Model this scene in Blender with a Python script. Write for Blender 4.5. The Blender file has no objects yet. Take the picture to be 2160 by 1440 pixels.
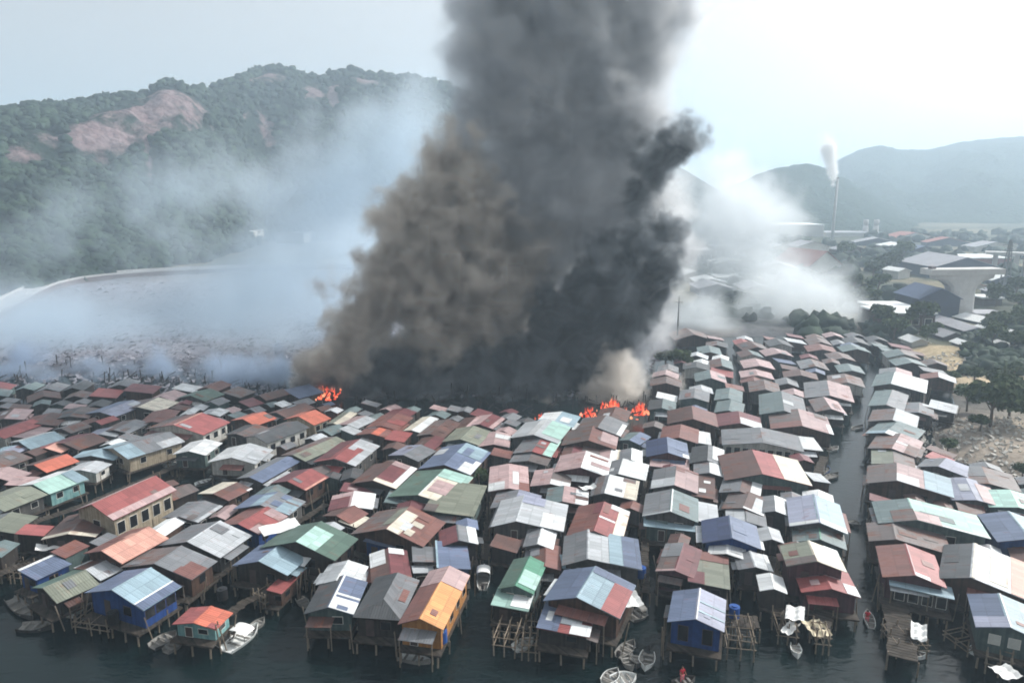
import bpy, math, random
import numpy as np
from mathutils import Vector, Matrix
R = random.Random(7)
rad = math.radians
sc = bpy.context.scene
COL = sc.collection
# ---------------------------------------------------------------- camera
H, PITCH, F = 45.0, rad(12.0), 1500.0
sp, cp = math.sin(PITCH), math.cos(PITCH)
cd = bpy.data.cameras.new('camera'); cam = bpy.data.objects.new('camera', cd); COL.objects.link(cam)
cd.sensor_width = 36; cd.lens = 36 * F / 2160; cd.clip_end = 20000; cd.clip_start = 0.5
cam.location = (0, 0, H); cam.rotation_euler = (rad(90) - PITCH, 0, 0); sc.camera = cam

def ray(u, v):
    x = (u - 1080) / F; y = (v - 720) / F
    return Vector((x, cp - y * sp, -sp - y * cp))
def W(u, v, z=0.0):            # photo point -> world point at height z
    d = ray(u, v); t = (z - H) / d.z
    return Vector((d.x * t, d.y * t, z))
def WY(u, v, Y):               # photo point -> world point at distance Y
    d = ray(u, v); t = Y / d.y
    return Vector((d.x * t, Y, H + d.z * t)), t

# ---------------------------------------------------------------- mesh helpers
def tag(o, label=None, cat=None, group=None, kind=None):
    if label: o['label'] = label
    if cat: o['category'] = cat
    if group: o['group'] = group
    if kind: o['kind'] = kind
    return o
def empty(name, loc=(0, 0, 0), rz=0):
    o = bpy.data.objects.new(name, None); COL.objects.link(o)
    o.location = loc; o.rotation_euler = (0, 0, rz); o.empty_display_size = .5
    return o
class MB:
    def __init__(s): s.v = []; s.f = []; s.m = []; s.uv = []
    def face(s, pts, m=0, uv=None):
        n = len(s.v); s.v += [tuple(p) for p in pts]; s.f.append(tuple(range(n, n + len(pts)))); s.m.append(m)
        s.uv += uv if uv else [(0, 0)] * len(pts)
    def hexa(s, c, m=0, mt=None):     # c: 4 bottom (ccw) + 4 top
        n = len(s.v); s.v += [tuple(p) for p in c]
        for i, q in enumerate(((3, 2, 1, 0), (4, 5, 6, 7), (0, 1, 5, 4), (1, 2, 6, 5), (2, 3, 7, 6), (3, 0, 4, 7))):
            s.f.append(tuple(n + k for k in q)); s.m.append(mt if (mt is not None and i == 1) else m)
            s.uv += [(c[k][0], c[k][1]) for k in q]
    def box(s, x0, x1, y0, y1, z0, z1, m=0):
        s.hexa([(x0, y0, z0), (x1, y0, z0), (x1, y1, z0), (x0, y1, z0), (x0, y0, z1), (x1, y0, z1), (x1, y1, z1), (x0, y1, z1)], m)
    def bar(s, a, b, r=.06, m=0, n=5, r2=None):
        a = Vector(a); b = Vector(b); d = (b - a)
        if d.length < 1e-6: return
        d.normalize(); r2 = r if r2 is None else r2
        u = d.cross(Vector((0, 0, 1))); 
        if u.length < .05: u = d.cross(Vector((1, 0, 0)))
        u.normalize(); w = d.cross(u); k = len(s.v)
        for (p, q) in ((a, r), (b, r2)):
            for i in range(n):
                t = 2 * math.pi * i / n; s.v.append(tuple(p + u * (q * math.cos(t)) + w * (q * math.sin(t))))
        for i in range(n):
            j = (i + 1) % n; s.f.append((k + i, k + j, k + n + j, k + n + i)); s.m.append(m); s.uv += [(0, 0)] * 4
        s.f.append(tuple(k + n - 1 - i for i in range(n))); s.f.append(tuple(k + n + i for i in range(n)))
        s.m += [m, m]; s.uv += [(0, 0)] * (2 * n)
    def build(s, name, mats, parent=None, smooth=False):
        me = bpy.data.meshes.new(name); me.from_pydata(s.v, [], s.f)
        for mt in (mats if isinstance(mats, (list, tuple)) else [mats]): me.materials.append(mt)
        if any(s.m): me.polygons.foreach_set('material_index', s.m)
        if any(a != (0, 0) for a in s.uv):
            l = me.uv_layers.new(name='UVMap'); l.data.foreach_set('uv', [c for p in s.uv for c in p])
        if smooth: me.shade_smooth()
        me.update()
        o = bpy.data.objects.new(name, me); COL.objects.link(o)
        if parent: o.parent = parent
        return o
def place(name, me, parent, loc=(0, 0, 0), rot=(0, 0, 0), scale=(1, 1, 1)):
    o = bpy.data.objects.new(name, me); COL.objects.link(o); o.parent = parent
    o.location = loc; o.rotation_euler = rot; o.scale = scale
    return o
def copy_tree(o, parent=None):
    c = o.copy(); COL.objects.link(c); c.parent = parent
    for ch in o.children: copy_tree(ch, c)
    return c

# ---------------------------------------------------------------- materials
def lin(c): return tuple(((x / 255) / 12.92 if x / 255 <= .04045 else ((x / 255 + .055) / 1.055) ** 2.4) for x in c)
class NT:
    def __init__(s, nt): s.nt = nt
    def n(s, t, **k):
        o = s.nt.nodes.new(t)
        for a, b in k.items():
            if a[0] == 'i' and a[1:].isdigit(): o.inputs[int(a[1:])].default_value = b
            else: setattr(o, a, b)
        return o
    def l(s, a, b): s.nt.links.new(a, b)
    def math(s, op, a, b=None, c=None, clamp=False):
        o = s.nt.nodes.new('ShaderNodeMath'); o.operation = op; o.use_clamp = clamp
        for i, x in enumerate((a, b, c)):
            if x is None: continue
            if isinstance(x, (int, float)): o.inputs[i].default_value = x
            else: s.l(x, o.inputs[i])
        return o.outputs[0]
    def mix(s, f, a, b, mode='MIX'):
        o = s.nt.nodes.new('ShaderNodeMix'); o.data_type = 'RGBA'; o.blend_type = mode
        for k, x in ((0, f), (6, a), (7, b)):
            if isinstance(x, (int, float)): o.inputs[k].default_value = x
            elif isinstance(x, tuple): o.inputs[k].default_value = (x + (1,))[:4]
            else: s.l(x, o.inputs[k])
        return o.outputs[2]
def newmat(name):
    m = bpy.data.materials.new(name); m.use_nodes = True; t = NT(m.node_tree)
    b = [x for x in m.node_tree.nodes if x.type == 'BSDF_PRINCIPLED'][0]
    return m, t, b
def simple(name, c, rough=.8, var=.25, scale=1.5, c2=None, spec=.3, metal=0, bump=0):
    m, t, b = newmat(name); c = lin(c)
    tc = t.n('ShaderNodeTexCoord'); oi = t.n('ShaderNodeObjectInfo')
    add = t.n('ShaderNodeVectorMath', operation='ADD'); t.l(tc.outputs['Object'], add.inputs[0])
    sc_ = t.n('ShaderNodeVectorMath', operation='SCALE'); t.l(oi.outputs['Location'], sc_.inputs[0]); sc_.inputs['Scale'].default_value = .37
    t.l(sc_.outputs[0], add.inputs[1])
    n = t.n('ShaderNodeTexNoise'); n.inputs['Scale'].default_value = scale; n.inputs['Detail'].default_value = 6; n.inputs['Roughness'].default_value = .65
    t.l(add.outputs[0], n.inputs['Vector'])
    k = t.math('MULTIPLY_ADD', n.outputs[0], 2.4, -.7, True)
    dark = tuple(x * (1 - var) for x in c); lite = tuple(min(1, x * (1 + var)) for x in c) if c2 is None else lin(c2)
    col = t.mix(k, dark, lite)
    t.l(col, b.inputs['Base Color']); b.inputs['Roughness'].default_value = rough; b.inputs['Metallic'].default_value = metal
    b.inputs['Specular IOR Level'].default_value = spec
    if bump:
        bp = t.n('ShaderNodeBump'); bp.inputs['Strength'].default_value = bump; t.l(n.outputs[0], bp.inputs['Height']); t.l(bp.outputs[0], b.inputs['Normal'])
    return m
def roofmat(name, c, rust=.3, gloss=.5):
    m, t, b = newmat('sheet_metal_' + name); c = lin(c); g_ = sum(c) / 3; c = tuple(min(.86, (x * .74 + g_ * .26) * .9) for x in c)
    uv = t.n('ShaderNodeUVMap'); oi = t.n('ShaderNodeObjectInfo')
    sep = t.n('ShaderNodeSeparateXYZ'); t.l(uv.outputs[0], sep.inputs[0])
    rnd = t.math('MULTIPLY', oi.outputs['Random'], 97.0)
    # individual sheets: 0.85 m wide strips, about 2.4 m long
    su = t.math('FLOOR', t.math('MULTIPLY', sep.outputs[0], 1 / .85))
    sv = t.math('FLOOR', t.math('MULTIPLY_ADD', sep.outputs[1], 1 / 2.3, .35))
    cmb = t.n('ShaderNodeCombineXYZ'); t.l(su, cmb.inputs[0]); t.l(sv, cmb.inputs[1]); t.l(rnd, cmb.inputs[2])
    wn = t.n('ShaderNodeTexWhiteNoise'); wn.noise_dimensions = '3D'; t.l(cmb.outputs[0], wn.inputs[0])
    # streaks running down the slope, and blotches
    c1 = t.n('ShaderNodeCombineXYZ'); t.l(t.math('MULTIPLY', sep.outputs[0], 2.6), c1.inputs[0]); t.l(t.math('MULTIPLY', sep.outputs[1], .45), c1.inputs[1]); t.l(rnd, c1.inputs[2])
    n1 = t.n('ShaderNodeTexNoise'); n1.inputs['Scale'].default_value = 1; n1.inputs['Detail'].default_value = 5; n1.inputs['Roughness'].default_value = .7; t.l(c1.outputs[0], n1.inputs['Vector'])
    c2 = t.n('ShaderNodeCombineXYZ'); t.l(sep.outputs[0], c2.inputs[0]); t.l(sep.outputs[1], c2.inputs[1]); t.l(rnd, c2.inputs[2])
    n2 = t.n('ShaderNodeTexNoise'); n2.inputs['Scale'].default_value = .45; n2.inputs['Detail'].default_value = 5; n2.inputs['Roughness'].default_value = .6; t.l(c2.outputs[0], n2.inputs['Vector'])
    tone = t.math('ADD', t.math('MULTIPLY_ADD', wn.outputs[0], .34, .80), t.math('MULTIPLY_ADD', n1.outputs[0], .5, -.25))
    tone = t.math('MULTIPLY', tone, t.math('MULTIPLY_ADD', oi.outputs['Random'], .26, .84))
    cc = t.n('ShaderNodeCombineColor'); [t.l(tone, cc.inputs[i]) for i in range(3)]
    ed = t.math('LESS_THAN', t.math('FRACT', t.math('MULTIPLY', sep.outputs[0], 1 / .85)), .09)
    ed2 = t.math('LESS_THAN', t.math('FRACT', t.math('MULTIPLY_ADD', sep.outputs[1], 1 / 2.3, .35)), .05)
    tone = t.math('MULTIPLY', tone, t.math('MULTIPLY_ADD', t.math('MAXIMUM', ed, ed2), -.22, 1.0))
    cc = t.n('ShaderNodeCombineColor'); [t.l(tone, cc.inputs[i]) for i in range(3)]
    base = t.mix(1.0, c, cc.outputs[0], 'MULTIPLY')
    rm = t.math('ADD', t.math('MULTIPLY', n1.outputs[0], .6), t.math('MULTIPLY', n2.outputs[0], .6))
    rm = t.math('ADD', rm, t.math('MULTIPLY_ADD', wn.outputs[0], .22, -.11))
    rm = t.math('MULTIPLY_ADD', rm, 5.0, -3.0 - 1.0 * (1 - rust * 1.6), True)
    rcol = t.mix(n1.outputs[0], lin((70, 42, 34)), lin((140, 84, 62)))
    col = t.mix(t.math('MULTIPLY', rm, .9), base, rcol)
    t.l(col, b.inputs['Base Color'])
    t.l(t.math('MULTIPLY_ADD', rm, .3, gloss), b.inputs['Roughness']); b.inputs['Specular IOR Level'].default_value = .45
    # ribs of the sheet
    wv = t.math('SINE', t.math('MULTIPLY', sep.outputs[0], 2 * math.pi / .28))
    bp = t.n('ShaderNodeBump'); bp.inputs['Strength'].default_value = .35; bp.inputs['Distance'].default_value = .03
    t.l(t.math('ADD', wv, t.math('MULTIPLY', n2.outputs[0], 4)), bp.inputs['Height']); t.l(bp.outputs[0], b.inputs['Normal'])
    return m
PAL = dict(
    pg=('pale grey', (190, 196, 202), .3), wh=('white', (226, 230, 232), .14), lb=('light blue', (142, 174, 190), .18), sb=('steel blue', (98, 116, 150), .18),
    nb=('navy blue', (58, 74, 114), .12), gr=('grey', (124, 128, 134), .4), dg=('dark grey', (80, 84, 88), .3), bg=('brownish grey', (116, 104, 102), .65),
    br=('rusty brown', (104, 74, 68), .55), ma=('maroon', (124, 60, 66), .35), rd=('red', (168, 76, 74), .25), pk=('faded pink', (188, 154, 154), .4),
    og=('orange', (214, 98, 60), .1), yo=('yellow orange', (228, 148, 52), .06), pe=('peach', (218, 150, 128), .12), gn=('green', (84, 116, 102), .25),
    mt=('mint', (160, 206, 194), .14), tl=('teal grey', (106, 128, 130), .35), ol=('olive', (132, 138, 120), .3), cr=('cream', (220, 210, 188), .35),
    gm=('bright green', (64, 150, 118), .1), li=('lilac grey', (146, 152, 178), .25), rb=('reddish brown', (136, 84, 76), .5))
ROOF = {k: roofmat(v[0].replace(' ', '_'), v[1], v[2]) for k, v in PAL.items()}
def plank(name, c, c2=None, w=.22):
    m, t, b = newmat(name)
    tc = t.n('ShaderNodeTexCoord'); oi = t.n('ShaderNodeObjectInfo'); sep = t.n('ShaderNodeSeparateXYZ'); t.l(tc.outputs['Object'], sep.inputs[0])
    a = t.math('FLOOR', t.math('MULTIPLY', t.math('ADD', sep.outputs[0], t.math('MULTIPLY', sep.outputs[1], 1.31)), 1 / w))
    cmb = t.n('ShaderNodeCombineXYZ'); t.l(a, cmb.inputs[0]); t.l(oi.outputs['Random'], cmb.inputs[1])
    wn = t.n('ShaderNodeTexWhiteNoise'); wn.noise_dimensions = '2D'; t.l(cmb.outputs[0], wn.inputs[0])
    n = t.n('ShaderNodeTexNoise'); n.inputs['Scale'].default_value = 1.6; n.inputs['Detail'].default_value = 6; t.l(tc.outputs['Object'], n.inputs['Vector'])
    k = t.math('MULTIPLY_ADD', wn.outputs[0], .5, t.math('MULTIPLY_ADD', n.outputs[0], 1.2, -.35), True)
    c = lin(c); c2 = lin(c2) if c2 else tuple(min(1, x * 1.7) for x in c)
    col = t.mix(k, c, c2); 
    t.l(col, b.inputs['Base Color']); b.inputs['Roughness'].default_value = .85; b.inputs['Specular IOR Level'].default_value = .2
    return m
WALL = dict(
    w=plank('white_painted_boards', (150, 150, 146), (206, 204, 198)), c=plank('cream_boards', (120, 110, 94), (178, 166, 146)), d=plank('dark_boards', (30, 27, 26), (62, 56, 52)),
    g=plank('grey_boards', (46, 46, 46), (92, 90, 88)), b=plank('blue_boards', (26, 46, 96), (40, 74, 132)), r=plank('red_boards', (130, 36, 36), (160, 54, 50)),
    t=plank('teal_boards', (80, 124, 126), (140, 176, 174)), n=plank('brown_boards', (46, 34, 30), (88, 68, 58)), p=plank('plum_boards', (58, 36, 42), (94, 64, 68)),
    y=plank('ochre_boards', (126, 82, 44), (176, 128, 76)), k=plank('grey_green_boards', (56, 72, 72), (92, 108, 106)))
POST = simple('weathered_post_wood', (124, 112, 98), .9, .45, 3)
DECK = plank('deck_planks', (34, 31, 29), (84, 77, 70), .3)
DARKG = simple('dark_window_glass', (26, 28, 32), .25, .2, 2, spec=.5)
WFRAME = simple('window_frame_paint', (214, 212, 204), .6, .1)
SHADE = simple('pale_shutter', (188, 190, 184), .6, .15)
DOORM = simple('door_paint', (72, 60, 56), .7, .3)

# ---------------------------------------------------------------- stilt houses
POLE = MB(); POLE.bar((0, 0, -1), (0, 0, 1), .5, n=6); _p = POLE.build('stilt', POST); POLE_ME = _p.data; bpy.data.objects.remove(_p)
FOOT = []                     # footprints for overlap tests: (cx, cy, ux, uy, w, d)
HOUSES = []
def rect_from(FL, FR, BR, ze):
    A, B, C = W(*FL, ze), W(*FR, ze), W(*BR, ze)
    d = (C - B); L = d.length; d.normalize()
    u = B - A; r = Vector((d.y, -d.x, 0))
    w = abs(u.dot(r)); s = u.dot(d)
    if abs(s) > .35 * w: w = min(u.length, w * 1.08)
    cen = (A + C) / 2
    return cen, math.atan2(-d.x, d.y), max(w, 1.6), max(L, 1.6)
def slab(mb, a, b, c, d, th, m):      # quad a,b (eave) c,d (ridge), thickness th
    a, b, c, d = map(Vector, (a, b, c, d)); n = (b - a).cross(d - a).normalized() * th
    if n.z < 0: n = -n
    L = (b - a).length; S = (d - a).length
    top = [a + n, b + n, c + n, d + n]; bot = [a, b, c, d]; uv = [(0, S), (L, S), (L, 0), (0, 0)]
    if (b - a).cross(d - a).z < 0: top = top[::-1]; uv = uv[::-1]; bot = bot[::-1]
    mb.face(top, m, uv); mb.face(bot[::-1], m, uv)
    for i in range(4):
        j = (i + 1) % 4; mb.face([bot[i], bot[j], top[j], top[i]], m, [(0, 0), (.1, 0), (.1, .1), (0, .1)])
def house(cen, rz, w, d, ze, typ, cl, cr, wall, zf=1.7, detail=2, pitch=.42, patches=(), off=0.0, win=None, porch=0.0, kind='stilt_house', LIST=None):
    root = empty(kind, (cen.x, cen.y, 0), rz)
    rng = random.Random(int(cen.x * 977 + cen.y * 131))
    ml, mr = ROOF[cl], ROOF[cr]
    hx, hy = w / 2, d / 2; o = min(.45, w * .07)
    x0, x1, y0, y1 = -hx + o, hx - o, -hy + o, hy - o
    pitch *= .64; xr = off * hx; rise = pitch * (w / 2) * .98; zr = ze + rise
    def rz_(x):     # roof underside height at x
        if typ == 's': return ze + rise * (hx - x) / w * 1.0
        return ze + rise * (1 - abs(x - xr) / (hx - xr if x > xr else hx + xr))
    # walls
    mb = MB()
    if typ == 'g':
        P = lambda y: [(x0, y, zf), (x1, y, zf), (x1, y, rz_(x1) - .03), (xr, y, zr - .06), (x0, y, rz_(x0) - .03)]
    elif typ == 's':
        P = lambda y: [(x0, y, zf), (x1, y, zf), (x1, y, rz_(x1) - .03), (x0, y, rz_(x0) - .03)]
    else:
        P = lambda y: [(x0, y, zf), (x1, y, zf), (x1, y, ze - .03), (x0, y, ze - .03)]
    f, b = P(y0), P(y1); mb.face(f); mb.face(b[::-1])
    for i in range(len(f)):
        j = (i + 1) % len(f); mb.face([f[j], f[i], b[i], b[j]])
    mb.build('wall', WALL[wall], root)
    # roof
    rb = MB(); th = .07
    if typ == 'g':
        slab(rb, (-hx, hy, ze), (-hx, -hy, ze), (xr, -hy, zr), (xr, hy, zr), th, 0)
        slab(rb, (hx, -hy, ze), (hx, hy, ze), (xr, hy, zr), (xr, -hy, zr), th, 1)
    elif typ == 's':
        slab(rb, (hx, -hy, ze), (hx, hy, ze), (-hx, hy, zr), (-hx, -hy, zr), th, 1)
    else:
        k = min(hx, hy) * .95
        r1, r2 = (0, -hy + k, zr), (0, hy - k if typ == 'h' else hy, zr)
        slab(rb, (-hx, hy, ze), (-hx, -hy, ze), r1, r2, th, 0)
        slab(rb, (hx, -hy, ze), (hx, hy, ze), r2, r1, th, 1)
        rb.face([(-hx, -hy, ze + th), (hx, -hy, ze + th), (0, r1[1], zr + th)], 0, [(0, 0), (w, 0), (hx, k)])
        rb.face([(hx, hy, ze + th), (-hx, hy, ze + th), (0, r2[1], zr + th)], 0, [(0, 0), (w, 0), (hx, k)])
    roof = rb.build('roof', [ml, mr], root)
    patches = list(patches)
    if detail and w > 4 and d > 4:
        for _ in range(rng.choice((0, 1, 1, 2))):
            a1 = rng.uniform(0, .8); s1 = rng.uniform(0, .6); patches.append((rng.choice('LRR'), a1, min(1, a1 + rng.uniform(.08, .3)), s1, min(1, s1 + rng.uniform(.2, .5)), rng.choice(['gr', 'pg', cl, cr, 'bg', 'rb', cl, cr, cl, cr])))
    # patched-in sheets: (side L/R, a0, a1 along depth 0..1 front to back, s0, s1 ridge to eave 0..1, colour)
    for (side, a0, a1, s0, s1, ck) in patches:
        pb = MB()
        if typ == 's':
            X = lambda s: -hx + w * s; Z = lambda s: zr - rise * s
        elif side == 'R':
            X = lambda s: xr + (hx - xr) * s; Z = lambda s: zr - rise * s
        else:
            X = lambda s: xr - (hx + xr) * s; Z = lambda s: zr - rise * s
        ya, yb = -hy + d * a0, -hy + d * a1; up = th + .012 + rng.random() * .02
        q = [(X(s1), ya, Z(s1) + up), (X(s1), yb, Z(s1) + up), (X(s0), yb, Z(s0) + up), (X(s0), ya, Z(s0) + up)]
        slab(pb, *q, .03, 0)
        pb.build('roof_patch', ROOF[ck], roof)
    if detail >= 2 and typ == 'g':
        cb = MB(); e = .16
        slab(cb, (xr - e, -hy - .02, zr - e * pitch + th + .01), (xr - e, hy + .02, zr - e * pitch + th + .01), (xr, hy + .02, zr + th + .02), (xr, -hy - .02, zr + th + .02), .02, 0)
        slab(cb, (xr + e, -hy - .02, zr - e * pitch + th + .01), (xr + e, hy + .02, zr - e * pitch + th + .01), (xr, hy + .02, zr + th + .02), (xr, -hy - .02, zr + th + .02), .02, 0)
        cb.build('ridge_cap', ROOF[cr if cr not in ('br', 'bg') else 'bg'], roof)
    # deck
    db = MB(); py = porch if porch else (.3 if detail < 2 else .7)
    db.box(-hx + .1, hx - .1, -hy - py, hy - .05, zf - .2, zf - .01); db.build('floor_deck', DECK, root)
    # stilts
    xs = [x0 + .1, x1 - .1] if detail < 2 else [x0 + .1 + (x1 - x0 - .2) * i / max(2, round(w / 2.4)) for i in range(max(2, round(w / 2.4)) + 1)]
    ny = 1 if detail < 2 else max(2, round(d / 3))
    for i, x in enumerate(xs):
        for j in range(ny + 1):
            if detail >= 2 and 0 < i < len(xs) - 1 and 0 < j: continue
            if detail == 0 and (j == 1 and i == 0): continue
            y = -hy - py + .2 + (d + py - .5) * j / ny
            place('stilt', POLE_ME, root, (x + rng.uniform(-.06, .06), y, zf / 2 - .6), (rng.uniform(-.03, .03), rng.uniform(-.03, .03), 0), (.2, .2, zf / 2 + .45))
    if detail:
        for k in range(3):
            sx_ = rng.choice((-1, 1)); place('lean_pole', POLE_ME, root, (sx_ * (hx + rng.uniform(0, .5)), rng.uniform(-hy - py, hy), 1.2), (rng.uniform(-.2, .2), rng.uniform(-.2, .2), 0), (.13, .13, rng.uniform(1.5, 2.4)))
    # openings
    def opening(kind, side, s, ww, z0, z1, glass=DARKG):
        fb = MB(); gb = MB(); e = .055
        if side == 'F':
            cx = x0 + (x1 - x0) * s
            fb.box(cx - ww / 2, cx + ww / 2, y0 - .04, y0 + .02, z0, z1); gb.box(cx - ww / 2 + e, cx + ww / 2 - e, y0 - .055, y0 - .01, z0 + e, z1 - e)
        else:
            cy = y0 + (y1 - y0) * s; X = x1 if side == 'R' else x0; k = 1 if side == 'R' else -1
            xa, xb = sorted((X - .02 * k, X + .04 * k)); fb.box(xa, xb, cy - ww / 2, cy + ww / 2, z0, z1)
            xa, xb = sorted((X + .01 * k, X + .055 * k)); gb.box(xa, xb, cy - ww / 2 + e, cy + ww / 2 - e, z0 + e, z1 - e)
        fo = fb.build(kind, WFRAME if wall in 'wcgkty' else DOORM, root)
        gb.build('pane' if kind == 'window' else 'door_panel', glass, fo)
    hh = ze - zf
    if hh > 1.2:
        zw0, zw1 = zf + hh * .38, zf + hh * .82
        if win is None:
            win = {2: ('Fd', 'Fw', 'Rw'), 1: ('Fd', 'Rw'), 0: ()}[detail]
            if detail == 1 and w > 7: win += ('Fw',)
        for k in win:
            if k == 'Fd': opening('door', 'F', .3, .85, zf + .03, zf + hh * .84, DOORM)
            elif k == 'Fw': opening('window', 'F', .68, 1.1, zw0, zw1)
            elif k == 'Fs': [opening('window', 'F', s, 1.0, zw0, zw1, SHADE) for s in (.28, .62)]
            elif k == 'Rw':
                n = 1 if d < 5 else 2 if detail < 2 else max(2, int(d / 3.4))
                [opening('window', 'R', (i + .5) / n, 1.0, zw0, zw1) for i in range(n)]
            elif k[0] == 'n':
                n = int(k[1]); [opening('window', 'R', (i + .5) / n, 1.15, zw0, zw1) for i in range(n)]
            elif k[0] == 'm':
                n = int(k[1]); [opening('window', 'F', (i + .5) / n, 1.0, zf + hh * .2, zf + hh * .9) for i in range(n)]
            elif k == 'Fh': opening('window', 'F', .5, 1.2, zw0, zw1)
    if detail and typ != 'x' and d > 3 and w > 3:
        for side in ('F', 'L', 'R', 'B'):
            if rng.random() > {'F': .45, 'L': .4, 'R': .3, 'B': .5}[side]: continue
            ck = rng.choice(['gr', 'wh', 'pg', 'bg', 'rb', 'br', cl, cr, 'dg']); za = ze - .25 - rng.random() * .25; ln = rng.uniform(.9, 1.7); a, b = sorted((rng.uniform(0, 1), rng.uniform(0, 1)))
            if b - a < .4: a, b = rng.uniform(0, .3), rng.uniform(.6, 1)
            ab = MB(); dz = ln * .22
            if side in 'FB':
                k = -1 if side == 'F' else 1; xa, xb = x0 + (x1 - x0) * a, x0 + (x1 - x0) * b; yy = k * (hy - o)
                slab(ab, (xa, yy + k * ln, za - dz), (xb, yy + k * ln, za - dz), (xb, yy, za), (xa, yy, za), .05, 0)
                pp_ = [(xa + .1, yy + k * (ln - .1)), (xb - .1, yy + k * (ln - .1))]
            else:
                k = -1 if side == 'L' else 1; ya, yb = y0 + (y1 - y0) * a, y0 + (y1 - y0) * b; xx = k * (hx - o); ln *= .7; dz = ln * .22
                slab(ab, (xx + k * ln, ya, za - dz), (xx + k * ln, yb, za - dz), (xx, yb, za), (xx, ya, za), .05, 0)
                pp_ = [(xx + k * (ln - .1), ya + .1), (xx + k * (ln - .1), yb - .1)]
            aw = ab.build('awning', ROOF[ck], root)
            if detail >= 2:
                for q in pp_: place('awning_post', POLE_ME, root, (q[0], q[1], (za - dz) / 2 - .2), (0, 0, 0), (.12, .12, (za - dz) / 2 + .2))
    FOOT.append((cen.x, cen.y, rz, w, d))
    (HOUSES if LIST is None else LIST).append([root, cen, w, d, typ, cl, cr, wall, patches])
    return root
HAZE, EXPO = 0.00055, 0.3
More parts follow.
